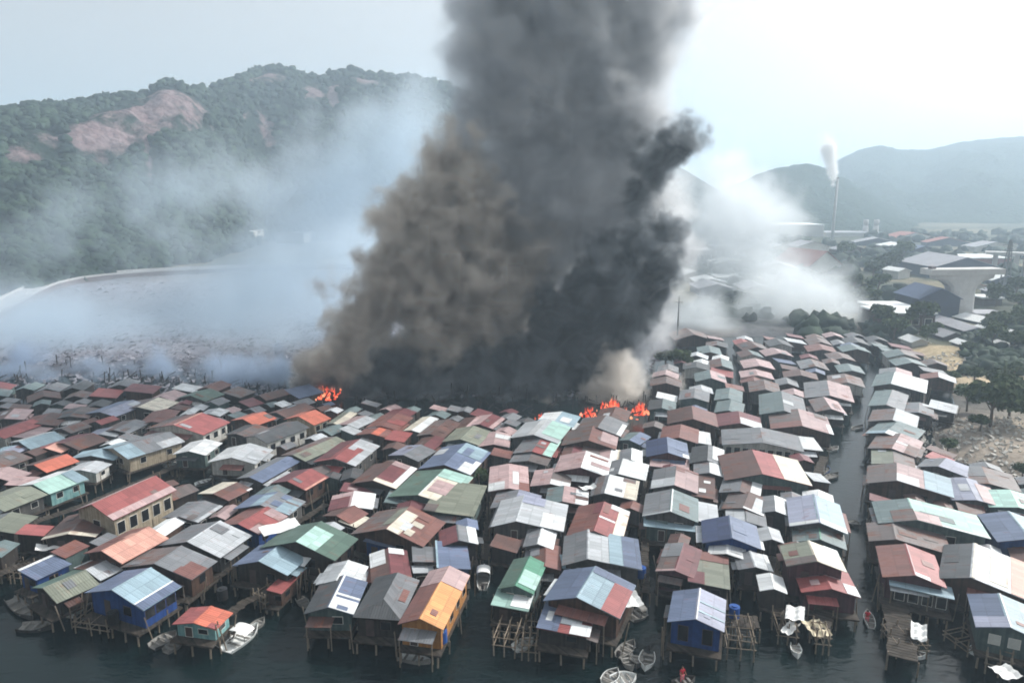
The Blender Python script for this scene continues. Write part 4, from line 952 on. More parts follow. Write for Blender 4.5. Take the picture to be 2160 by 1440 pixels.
building('warehouse', 1915, 697, 108, 34, 14, WR, BB, 'brown warehouse with pale flat roof left of the blue shed', flat=True, nwin=4)
building('warehouse', 1885, 680, 80, 30, 12, WR, BB, 'brown flat roofed warehouse, the rear one of the pair', flat=True)
building('barn', 1740, 575, 84, 14, 30, RR_, BW, 'red roofed building seen through the white smoke', rise=.7, rz=.3)
building('shed', 1906, 588, 30, 16, 10, WR, BW, 'small white shed left of the pier cap', rz=.3)
building('hall', 2035, 588, 130, 24, 34, GR, BD, 'large low hall with grey roof behind the pier cap', rise=.3)
building('hall', 2085, 560, 90, 14, 26, WR, RR_, 'long pale roofed hall behind the large low hall', flat=True)
building('hut', 2092, 648, 40, 18, 8, WR, BB, 'low pale roofed hut right of the pier', flat=True)
building('hut', 2090, 672, 60, 8, 8, GR, BB, 'grey roofed lean-to below the pale hut', flat=True)
building('bungalow', 2140, 745, 40, 9, 7, WR, BB, 'white roofed bungalow among the right hand trees', rise=.4)
building('bungalow', 1940, 728, 34, 7, 6, WR, BW, 'white roofed bungalow at the edge of the village', rise=.4)
building('bungalow', 2012, 718, 44, 8, 7, GR, BB, 'pale roofed bungalow in front of the pier', rise=.4)
building('bungalow', 2052, 738, 26, 8, 7, WR, BB, 'tiny white roofed bungalow among shrubs', rise=.4)
building('block', 1480, 560, 44, 30, 14, WR, BW, 'pale block hidden in smoke right of the dark column', flat=True, nwin=5)
building('block', 1530, 548, 50, 26, 16, GR, BW, 'second pale block further right in the smoke', flat=True, nwin=5)
building('warehouse', 1560, 600, 90, 12, 18, WR, BW, 'long white warehouse in the white smoke', flat=True)
building('warehouse', 1510, 625, 70, 16, 16, GR, BD, 'grey warehouse below the long white one in the smoke', rise=.25)
building('hall', 1690, 500, 90, 24, 40, WR, BW, 'pale power station hall left of the tall chimney', flat=True)
building('hall', 1800, 500, 110, 8, 30, GR, BW, 'long low hall right of the tall chimney', flat=True)
building('storehouse', 514, 517, 40, 27, 26, WR, BW, 'white storehouse standing above the sea wall', flat=True, z=2)
building('storehouse', 562, 500, 34, 8, 20, WR, BW, 'low white roofed shelter right of the storehouse', flat=True, z=4)
building('storehouse', 612, 512, 56, 18, 22, GR, BW, 'hazy pale storehouse furthest right above the sea wall', flat=True, z=3)
building('house', 1462, 728, 70, 12, 9, ROOF['bg'], WALL['n'], 'long brown roofed house beside the thin mast', rise=.3, cat='house')
LOWB = [(1465, 590, 50, 10), (1500, 605, 60, 9), (1545, 570, 70, 14), (1590, 545, 70, 12), (1600, 620, 60, 9), (1640, 580, 80, 12), (1650, 535, 60, 10), (1690, 610, 50, 8), (1715, 530, 70, 10), (1800, 535, 60, 8), (1850, 520, 80, 8), (1905, 530, 60, 9), (1950, 540, 70, 10), (1930, 510, 90, 8), (2000, 520, 80, 8), (2100, 530, 90, 9), (2120, 600, 70, 10), (2060, 612, 40, 8), (2135, 630, 60, 9), (2110, 690, 60, 8), (2060, 705, 50, 7), (2145, 715, 50, 8)]
for i, (u, v, w_, h_) in enumerate(sorted(LOWB)):
    building('industrial_shed', u, v, w_, h_, R.uniform(12, 22), R.choice([WR, GR, GR, BLR, RR_]), R.choice([BW, BB, BD]), f'hazy low industrial shed on the plain, {ORD[i]} of its kind counting from the left', rz=R.uniform(-.25, .25), rise=R.uniform(.2, .35))
# chimney and silos
p = W(1755, 507, 1); s = p.y / F * 1.03
c = empty('chimney', (p.x, p.y, 0)); tag(c, 'tall slim white chimney giving off white smoke', 'chimney')
mb = MB(); mb.bar((0, 0, 0), (0, 0, 124 * s), 4.6 * s * .7, n=14, r2=2.9 * s * .8); mb.build('chimney_shaft', CONC, c, smooth=True)
mb = MB(); mb.bar((0, 0, 124 * s), (0, 0, 127 * s), 3.2 * s, n=14); mb.build('rim', CONCD, c)
for i, (u, v, lab) in enumerate(((1824, 497, 'left one of the two pale cooling stacks by the plain'), (1846, 497, 'right one of the two pale cooling stacks by the plain'))):
    p = W(u, v, 1); s = p.y / F * 1.03; o = empty('cooling_stack', (p.x, p.y, 0)); tag(o, lab, 'stack', 'pair of cooling stacks')
    mb = MB(); mb.bar((0, 0, 0), (0, 0, 22 * s), 7 * s, n=12, r2=4.5 * s); mb.build('stack_shell', CONC, o, smooth=True); mb = MB(); mb.bar((0, 0, 22 * s), (0, 0, 34 * s), 4.4 * s, n=12, r2=5 * s); mb.build('stack_neck', CONC, o, smooth=True)
# masts
STEEL = simple('galvanised_steel', (120, 122, 124), .5, .1, 1, metal=.3)
p = W(1428, 722, 1); s = p.y / F * 1.03; o = empty('mast', (p.x, p.y, 0)); tag(o, 'thin dark mast rising beside the smoke column', 'mast')
mb = MB(); mb.bar((0, 0, 0), (0, 0, 104 * s), .28, n=6, r2=.14, m=0); mb.build('pole', CHAR, o); mb = MB(); mb.bar((-1.2, 0, 92 * s), (1.2, 0, 92 * s), .09); mb.build('crossarm', CHAR, o)
def pylon(u, v, hpx, lab):
    p = W(u, v, 1); s = p.y / F * 1.03; h = hpx * s; o = empty('power_pylon', (p.x, p.y, 0)); tag(o, lab, 'pylon', 'power pylons on the plain')
    mb = MB(); bw = h * .07
    for sx_, sy_ in ((-1, -1), (1, -1), (1, 1), (-1, 1)): mb.bar((sx_ * bw, sy_ * bw, 0), (sx_ * .3, sy_ * .3, h), .22, n=4)
    for k in range(8):
        z0, z1_ = h * k / 8, h * (k + 1) / 8; a = bw * (1 - k / 8) + .3 * k / 8; b_ = bw * (1 - (k + 1) / 8) + .3 * (k + 1) / 8
        for q in (-1, 1): mb.bar((-a, q * a, z0), (b_, q * b_, z1_), .12, n=3); mb.bar((a, q * a, z0), (-b_, q * b_, z1_), .12, n=3)
    mb.build('lattice_tower', STEEL, o)
    for z in (.72, .82, .92): mb = MB(); mb.bar((-h * .12, 0, h * z), (h * .12, 0, h * z), .2, n=4); mb.build('crossarm', STEEL, o)
pylon(2116, 622, 118, 'hazy power pylon right of the concrete pier'); pylon(2158, 600, 80, 'fainter power pylon at the photo edge')
# elevated road far right
p0, p1 = W(2075, 560, 1), W(2360, 572, 1); o = empty('viaduct', (p0.x, p0.y, 0), math.atan2(p1.y - p0.y, p1.x - p0.x)); tag(o, 'unfinished viaduct deck crossing behind the pylon', 'viaduct')
L = (p1 - p0).length; mb = MB(); mb.box(0, L, -4, 4, 8, 9.5); mb.build('deck', CONC, o)
for k in range(6): mb = MB(); mb.box(L * (k + .5) / 6 - 1.2, L * (k + .5) / 6 + 1.2, -2, 2, -1, 8.01); mb.build('pier', CONC, o)
# ---------------------------------------------------------------- walkways, frames, jetties
def walkway(pts, w, lab, z=1.62, posts=True, mat=DECK, name='walkway'):
    P = [W(u, v, z) for u, v in pts]; o = empty(name, (P[0].x, P[0].y, 0)); O = Vector((P[0].x, P[0].y, 0)); tag(o, lab, name.replace('_', ' '))
    mb = MB()
    for a, b_ in zip(P, P[1:]):
        d = (b_ - a).normalized(); n = Vector((-d.y, d.x, 0)) * w / 2; a_, b2 = a - O, b_ - O; k = int((b_ - a).length / .5) + 1
        for i in range(k):
            q0, q1 = a_ + (b2 - a_) * (i / k), a_ + (b2 - a_) * ((i + .88) / k); j = R.uniform(-.12, .12); jn = n.normalized() * j; zj = R.uniform(0, .03)
            mb.hexa([tuple(x + Vector((0, 0, zj - .06))) for x in (q0 - n + jn, q0 + n + jn, q1 + n + jn, q1 - n + jn)] + [tuple(x + Vector((0, 0, zj))) for x in (q0 - n + jn, q0 + n + jn, q1 + n + jn, q1 - n + jn)])
    mb.build('planking', mat, o)
    if posts:
        for a, b_ in zip(P, P[1:]):
            k = max(1, int((b_ - a).length / 3.2)); d = (b_ - a).normalized(); n = Vector((-d.y, d.x, 0)) * w / 2
            for i in range(k + 1):
                for sgn in (-1, 1):
                    q = a + (b_ - a) * (i / k) + n * sgn - O; hh = R.choice((0, 0, .9)); place('stilt', POLE_ME, o, (q.x, q.y, z / 2 - .5), (R.uniform(-.05, .05), R.uniform(-.05, .05), 0), (.16, .16, z / 2 + .45 + hh / 2))
    return o
walkway([(-60, 1232), (20, 1200), (110, 1165), (230, 1112)], 1.6, 'ramshackle grey walkway running up past the small blue roof')
walkway([(-60, 1150), (60, 1105), (190, 1060), (330, 1000), (410, 965)], 1.4, 'walkway along the left canal under the stilt house fronts')
walkway([(345, 1290), (420, 1235), (520, 1170), (600, 1118), (690, 1062)], 1.1, 'narrow walkway up the dark alley right of the light blue house')
walkway([(470, 1300), (545, 1252), (600, 1225)], 1.2, 'broken plank walkway beside the orange water shack')
walkway([(1022, 1180), (1030, 1100), (1040, 1010), (1080, 950)], 1.0, 'narrow walkway between the orange roofed row and the mint roofed row')
walkway([(1362, 1250), (1360, 1150), (1358, 1040), (1362, 950)], .9, 'plank walkway in the long dark alley left of the blue walled house')
walkway([(1640, 1300), (1632, 1180), (1640, 1080), (1645, 980)], .9, 'walkway in the alley left of the cream and red tiered house')
walkway([(1905, 1388), (1898, 1320), (1885, 1262)], 2.6, 'grey plank jetty reaching out from the red roofed house', name='jetty')
walkway([(1735, 1045), (1722, 1005), (1738, 962)], 1.3, 'dark landing stage on the left bank of the canal', name='landing_stage')
walkway([(1600, 1312), (1540, 1306)], 2.2, 'open drying platform right of the blue walled house', name='drying_platform')
walkway([(1730, 1330), (1738, 1290), (1745, 1270)], 1.8, 'small landing in front of the red tiered house', name='landing_stage')
walkway([(890, 1366), (925, 1345)], 3.2, 'little porch landing in front of the orange roofed house', z=1.0, name='landing_stage')
BRIGHTW = simple('bleached_timber', (206, 196, 180), .8, .2, 2)
def rack(u0, v0, u1, v1, dep, h, lab, cell=1.6, lean=0):
    a, b_ = W(u0, v0, 0), W(u1, v1, 0); d = (b_ - a); L = d.length; o = empty('pole_rack', (a.x, a.y, 0), math.atan2(d.y, d.x)); tag(o, lab, 'pole rack', 'open racks of poles standing in the water')
    n = max(2, int(L / cell)); m_ = max(1, int(dep / cell))
    for i in range(n + 1):
        for j in range(m_ + 1):
            q = MB(); q.bar((0, 0, -.8), (R.uniform(-.15, .15) + lean, R.uniform(-.1, .1), h + R.uniform(-.2, .7)), .075, n=5); e = q.build('pole', POST, o); e.location = (L * i / n, dep * j / m_, 0)
    for z in (h * .5, h * .85):
        for j in range(m_ + 1): q = MB(); q.bar((-.2, 0, 0), (L + .2, 0, R.uniform(-.1, .1)), .06, n=5); e = q.build('rail', POST, o); e.location = (0, dep * j / m_, z + .02 * j)
        for i in range(n + 1): q = MB(); q.bar((0, -.2, 0), (0, dep + .2, 0), .06, n=5); e = q.build('rail', POST, o); e.location = (L * i / n, 0, z + .06)
    return o
rack(1042, 1382, 1085, 1388, 4.5, 2.4, 'tall pole rack below the mint green house'); rack(1100, 1392, 1130, 1394, 4, 2.0, 'shorter pole rack right of the tall one below the mint house')
rack(1532, 1390, 1590, 1396, 4.2, 2.6, 'open pole frame right of the blue walled house'); rack(1890, 1388, 1955, 1390, 3.2, 1.8, 'low pole frame around the end of the grey jetty')
rack(1640, 1358, 1680, 1362, 3, 2.0, 'pole rack left of the red tiered house landing'); rack(1720, 1378, 1748, 1382, 2.5, 2.2, 'pole rack at the tip of the small landing')
rack(2078, 1420, 2130, 1436, 3.5, 2.2, 'pole rack below the bottom right blue house'); rack(560, 1292, 640, 1240, 1.6, 2.2, 'pole rack under the red lean-to roof'); rack(640, 1196, 690, 1170, 2.2, 2.4, 'tangle of poles beside the pale roofed house')
rack(160, 1335, 230, 1345, 2.5, 1.6, 'pole rack below the light blue front house'); rack(0, 1230, 45, 1232, 2.5, 1.7, 'bleached pole rack at the left edge'); rack(1990, 1350, 2040, 1385, 2.4, 1.2, 'brown sloping pole frame left of the bottom right house')
SHEET = simple('white_tarpaulin', (232, 232, 230), .7, .06, 1.5)
def tarp(u, v, w, d, z, rz, lab, mat=SHEET, sag=.3):
    p = W(u, v, z); n = 9; mb = MB(); G = [[(w * (i / n - .5), d * (j / n - .5), sag * (math.sin(i * 1.3 + u) * .3 + math.cos(j * 1.7 + v) * .3 - (1 - (2 * i / n - 1) ** 2) * .5)) for i in range(n + 1)] for j in range(n + 1)]
    for j in range(n):
        for i in range(n):
            a, b_, c_, e = G[j][i], G[j][i + 1], G[j + 1][i + 1], G[j + 1][i]; up = lambda q: (q[0], q[1], q[2] + .03)
            mb.face([up(a), up(b_), up(c_), up(e)]); mb.face([e, c_, b_, a])
            if i == 0: mb.face([up(a), up(e), e, a])
            if i == n - 1: mb.face([b_, c_, up(c_), up(b_)])
            if j == 0: mb.face([a, b_, up(b_), up(a)])
            if j == n - 1: mb.face([up(e), up(c_), c_, e])
    o = mb.build('tarpaulin', mat); o.location = p; o.rotation_euler = (R.uniform(-.1, .1), R.uniform(-.15, .1), rz); tag(o, lab, 'tarpaulin', 'tarpaulins and nets hung about the houses')
tarp(1722, 1322, 2.0, 2.6, 1.75, .1, 'cream net heaped on the landing below the red tiered house', simple('cream_net', (220, 208, 182), .9, .15, 2), .35)
tarp(1677, 1290, 1.8, 3.0, 2.8, -.4, 'white cloth hung left of the red tiered house', SHEET, .3)
tarp(1668, 1322, 1.1, 2.6, 1.9, -.7, 'narrow pale cloth trailing to the water below the white cloth')
tarp(1938, 1330, 1.4, 2.6, 2.2, -.5, 'crumpled white cloth on the end of the grey jetty'); tarp(1328, 1262, 2.2, 2.6, 3.4, .2, 'white awning at the corner of the blue and red patched house', SHEET, .25)
tarp(108, 1150, 3.2, 2.4, 2.6, .5, 'white tarpaulin over the ramshackle left walkway')
tarp(2120, 1415, 2.0, 1.8, 2.4, .2, 'pale net on the rack below the bottom right blue house', SHEET, .25); tarp(590, 1110, 4.5, 2.4, 4.6, .6, 'white sheet lying over the pink and blue house', SHEET, .2)
tarp(1240, 1026, 2.2, 1.4, 4.2, .3, 'small white scrap of cloth beside the cream roof')
# ---------------------------------------------------------------- boats
BH = dict(w=simple('white_boat_paint', (222, 224, 222), .4, .1, 2), d=simple('dark_boat_hull', (60, 58, 56), .6, .3, 2), g=simple('grey_boat_wood', (128, 126, 122), .8, .25, 2), b=simple('blue_boat_paint', (50, 80, 130), .5, .2, 2))
def boat(s_px, b_px, beam, hull, lab, inner='g', canopy=None, motor=False):
    a, b_ = W(*s_px, .2), W(*b_px, .2); d = b_ - a; L = max(d.length, 2); o = empty('boat', ((a.x + b_.x) / 2, (a.y + b_.y) / 2, 0), math.atan2(d.y, d.x)); tag(o, lab, 'boat', 'small boats around the stilt houses')
    mb = MB(); N = 12; rows_ = []
    for i in range(N + 1):
        t_ = i / N; x = -L / 2 + L * t_; wd = beam / 2 * (.72 + .28 * math.sin(math.pi * min(1, t_ * 1.1))) * (1 - max(0, (t_ - .55) / .45) ** 2.2); z = .42 + .3 * max(0, t_ - .5) ** 1.5 * 2
        wi = max(wd - .07, .01)
        rows_.append([(x, -wd, z), (x, -wd * .8, .0), (x, 0, -.18), (x, wd * .8, 0), (x, wd, z), (x, wi, z), (x, wi * .75, .12), (x, 0, .08), (x, -wi * .75, .12), (x, -wi, z)])
    for q, r_ in zip(rows_, rows_[1:]):
        for k in range(10): j = (k + 1) % 10; mb.face([q[k], q[j], r_[j], r_[k]], 1 if 5 <= k <= 8 else 0)
    mb.face(rows_[0][::-1]); mb.face(rows_[-1])
    mb.build('hull', [BH[hull], BH[inner]], o)
    for t_ in (.22, .5, .72):
        mb = MB(); x = -L / 2 + L * t_; wd = beam * .42; mb.box(x - .12, x + .12, -wd, wd, .3, .36); mb.build('seat', BH['g'], o)
    if canopy:
        mb = MB(); n = 8
        for i in range(n):
            A = [(-L * .2, beam * .5 * math.cos(math.pi * k / n), 1.2 + .35 * math.sin(math.pi * k / n)) for k in (i, i + 1)]; B = [(L * .12, y, z) for _, y, z in A]
            mb.face([A[0], A[1], B[1], B[0]]); mb.face([(p[0], p[1], p[2] - .05) for p in (B[0], B[1], A[1], A[0])])
        mb.build('canopy', canopy, o)
        for x in (-L * .19, L * .11):
            for y in (-1, 1): q = MB(); q.bar((x, y * beam * .44, .3), (x, y * beam * .48, 1.2), .04); q.build('canopy_post', STEEL, o)
    if motor:
        mb = MB(); mb.box(-L / 2 - .25, -L / 2 + .1, -.15, .15, .35, .8); mb.box(-L / 2 - .2, -L / 2 - .1, -.05, .05, -.3, .36); mb.build('outboard_motor', CHAR, o)
    return o
boat((1305, 1384), (1338, 1354), 1.5, 'g', 'narrow grey open boat nearest the blue and red patched house', motor=True)
boat((1368, 1375), (1360, 1412), 1.6, 'w', 'white boat at the right end of the boat cluster', motor=True)
boat((1344, 1380), (1342, 1407), 1.5, 'd', 'dark boat left of the white boat in the cluster', 'g'); boat((1320, 1388), (1332, 1408), 1.3, 'g', 'short grey boat between the dark boat and the narrow one')
boat((1276, 1440), (1303, 1414), 1.5, 'w', 'pale slim boat at the bottom of the boat cluster'); boat((1292, 1438), (1342, 1428), 2.0, 'w', 'widest white boat cut by the bottom of the photo', 'w')
boat((1018, 1242), (1022, 1194), 1.6, 'w', 'white covered boat moored in the alley right of the orange roof', canopy=SHEET, motor=True)
boat((1676, 1358), (1683, 1386), 1.1, 'w', 'small white boat off the red tiered house', 'w', motor=True); boat((1838, 1322), (1828, 1290), 1.1, 'w', 'white dinghy alone at the mouth of the canal', 'g')
boat((40, 1322), (112, 1322), 1.8, 'd', 'long dark boat off the bottom left houses', 'g'); boat((20, 1262), (70, 1306), 1.6, 'd', 'dark boat moored in shade by the green roofed house')
boat((150, 1296), (170, 1280), 1.3, 'w', 'small white boat under the bottom left green roof', 'w'); boat((320, 1365), (372, 1335), 2.0, 'd', 'dark boat heaped with gear left of the orange water shack', 'g')
boat((352, 1372), (382, 1352), 1.4, 'g', 'grey boat squeezed beside the dark gear boat'); boat((478, 1372), (545, 1318), 2.2, 'w', 'large white boat right of the orange water shack', 'w', canopy=SHEET)
boat((458, 1360), (500, 1336), 1.5, 'w', 'smaller white boat tucked beside the large white boat'); boat((530, 1326), (556, 1308), 1.2, 'g', 'grey dinghy behind the large white boat')
boat((842, 1384), (908, 1396), 1.2, 'g', 'long canoe lying in front of the orange roofed house', 'w'); boat((1085, 1368), (1125, 1350), 1.6, 'w', 'pale boat inside the pole racks below the mint house', 'w')
boat((1330, 1305), (1365, 1288), 1.8, 'g', 'grey boat in the dark alley mouth beside the patched house', canopy=BH['g']); boat((1790, 1098), (1812, 1112), 1.5, 'd', 'dark boat at the bend of the canal'); boat((1835, 1096), (1855, 1106), 1.3, 'w', 'small boat against the right bank of the canal', 'd')
boat((1748, 950), (1768, 944), 1.4, 'w', 'white boat moored high up the canal', 'g'); boat((1800, 905), (1822, 898), 1.4, 'w', 'tiny white boat by the teal roofs', 'g'); boat((1742, 1010), (1768, 1000), 1.6, 'd', 'dark boat beside the canal landing stage'); boat((1735, 998), (1745, 985), 1.6, 'b', 'blue boat beside the canal landing stage')
boat((5, 1112), (52, 1098), 1.3, 'w', 'slim white boat in the far left canal'); boat((66, 1098), (105, 1088), 1.7, 'g', 'brown loaded boat further up the far left canal'); boat((412, 1022), (450, 1012), 1.5, 'g', 'grey boat in the basin below the white roofed house', 'w')
boat((345, 982), (398, 966), 1.3, 'w', 'white longboat below the red roofed block of the far left', 'w'); boat((1905, 1380), (1955, 1384), 1.0, 'w', 'white canoe across the end of the grey jetty'); boat((2055, 1372), (2064, 1364), 1.0, 'w', 'tiny white tub boat left of the bottom right house', 'w')
boat((800, 1345), (822, 1330), 1.2, 'd', 'dark canoe under the dark hipped roof house', 'g'); boat((630, 1262), (650, 1280), 1.2, 'g', 'weathered canoe left of the teal walled house')
# ---------------------------------------------------------------- small stuff on decks
def barrel(u, v, z, r, h, mat, lab):
    p = W(u, v, z); o = empty('water_tank', p); tag(o, lab, 'water tank', 'water tanks standing on decks')
    mb = MB(); mb.bar((0, 0, 0), (0, 0, h), r, n=14); mb.build('tank_body', mat, o, smooth=False); mb = MB(); mb.bar((0, 0, h), (0, 0, h + .12), r * .55, n=12); mb.build('lid', mat, o)
TB = simple('blue_plastic', (36, 80, 150), .5, .1, 1); TK = simple('black_plastic', (38, 38, 40), .5, .1, 1)
for u, v, m_, lab in ((1548, 1300, TB, 'blue water tank on the drying platform'), (1758, 1262, TK, 'black water tank at the corner of the red tiered house'), (1985, 1262, TB, 'blue water tank under the pale awning'), (240, 1312, TK, 'black water tank below the light blue house'), (932, 1352, TB, 'blue water tank on the porch of the orange roofed house'), (470, 1262, TK, 'black water tank in the left alley'), (1352, 1216, TB, 'blue water tank in the long dark alley'), (700, 1262, TK, 'black water tank beside the pale roofed house')):
    barrel(u, v, 1.62, .55, 1.2, m_, lab)
# ---------------------------------------------------------------- person in red
SKIN = simple('skin', (150, 104, 82), .6, .06, 4); REDC = simple('red_cloth', (196, 44, 62), .8, .15, 6); PINKC = simple('pink_cloth', (222, 120, 130), .8, .1, 6); HAIR = simple('black_hair', (20, 17, 17), .5, .2, 9)
def skin(name, J, E, mat, parent, lv=2):
    me = bpy.data.meshes.new(name); me.from_pydata([j[0] for j in J], E, []); me.materials.append(mat)
    o = bpy.data.objects.new(name, me); COL.objects.link(o); o.parent = parent
    sm = o.modifiers.new('Skin', 'SKIN'); sm.use_smooth_shade = True
    for i, j in enumerate(J):
        sv = me.skin_vertices[0].data[i]; sv.radius = j[1] if isinstance(j[1], tuple) else (j[1], j[1]); sv.use_root = i == 0
    ss = o.modifiers.new('Subdivision', 'SUBSURF'); ss.levels = ss.render_levels = lv
    return o
def person(loc, rz, lab, group=None):
    o = empty('person', loc, rz); tag(o, lab, 'person', group)
    J = [((0, 0, .92), (.15, .11)), ((0, 0, 1.12), (.13, .1)), ((0, 0, 1.34), (.16, .1)), ((0, 0, 1.44), (.06, .06)), ((0, -.01, 1.52), (.055, .06)), ((0, -.02, 1.6), (.078, .095)), ((0, -.02, 1.68), (.07, .085)),
         ((-.18, 0, 1.38), .055), ((-.25, -.03, 1.12), .043), ((-.24, -.2, .98), .03), ((.18, 0, 1.38), .055), ((.26, -.06, 1.14), .043), ((.2, -.26, 1.12), .03),
         ((-.1, 0, .84), .09), ((-.11, -.02, .48), .06), ((-.11, .02, .09), .042), ((-.11, -.13, .035), .032), ((.1, 0, .84), .09), ((.12, -.05, .48), .06), ((.12, 0, .09), .042), ((.12, -.15, .035), .032)]
    E = [(0, 1), (1, 2), (2, 3), (3, 4), (4, 5), (5, 6), (2, 7), (7, 8), (8, 9), (2, 10), (10, 11), (11, 12), (0, 13), (13, 14), (14, 15), (15, 16), (0, 17), (17, 18), (18, 19), (19, 20)]
    for base, dirx in ((9, (-.24, -.2, .98)), (12, (.2, -.26, 1.12))):   # palm and five fingers
        bx_, by_, bz_ = dirx; n0 = len(J); J.append(((bx_, by_ - .07, bz_ - .02), (.036, .018))); E.append((base, n0))
        for k, (fx, fl) in enumerate(((-.028, .06), (-.01, .075), (.009, .07), (.026, .055))):
            J.append(((bx_ + fx, by_ - .11, bz_ - .03), .009)); J.append(((bx_ + fx * 1.1, by_ - .11 - fl * .5, bz_ - .045 - fl * .3), .008)); E += [(n0, len(J) - 2), (len(J) - 2, len(J) - 1)]
        J.append(((bx_ + (.045 if bx_ < 0 else -.045), by_ - .08, bz_ - .03), .01)); E.append((n0, len(J) - 1))
    skin('body', J, E, SKIN, o)
    skin('shirt', [((0, 0, .9), (.17, .13)), ((0, 0, 1.14), (.15, .12)), ((0, 0, 1.36), (.17, .115)), ((0, 0, 1.43), (.075, .075)), ((-.19, 0, 1.385), .072), ((-.25, -.02, 1.2), .062), ((.19, 0, 1.385), .072), ((.255, -.04, 1.2), .062)], [(0, 1), (1, 2), (2, 3), (2, 4), (4, 5), (2, 6), (6, 7)], REDC, o)
    skin('trousers', [((0, 0, .9), (.17, .13)), ((-.1, 0, .82), .105), ((-.115, -.02, .48), .082), ((-.115, .01, .14), .068), ((.1, 0, .82), .105), ((.125, -.05, .48), .082), ((.125, 0, .14), .068)], [(0, 1), (1, 2), (2, 3), (0, 4), (4, 5), (5, 6)], PINKC, o)
    skin('hair', [((0, .01, 1.72), (.085, .1)), ((0, .05, 1.64), (.088, .09)), ((0, .07, 1.5), (.06, .05))], [(0, 1), (1, 2)], HAIR, o)
    mb = MB(); mb.bar((0, -.105, 1.62), (0, -.135, 1.595), .012, n=6, r2=.018)
    mb.build('nose', SKIN, o)
    for sx_ in (-1, 1):
        mb = MB(); mb.bar((sx_ * .032, -.098, 1.635), (sx_ * .032, -.112, 1.635), .011, n=8); mb.build('eye', HAIR, o)
        mb = MB(); mb.bar((sx_ * .078, -.01, 1.59), (sx_ * .088, -.005, 1.65), .014, n=6); mb.build('ear', SKIN, o)
    mb = MB(); mb.box(-.028, .028, -.112, -.095, 1.555, 1.565); mb.build('mouth', REDC, o)
    return o
pp = W(1440, 1405, 1.72)
person((pp.x, pp.y, .02), .35, 'person in red top and pink trousers standing low over the water')
boat((1420, 1444), (1466, 1432), 1.1, 'd', 'dark canoe under the person in red', 'd')
pp = W(1830, 1296, 1.0); person((pp.x, pp.y, -.12), 2.8, 'person aboard the dinghy at the mouth of the canal')
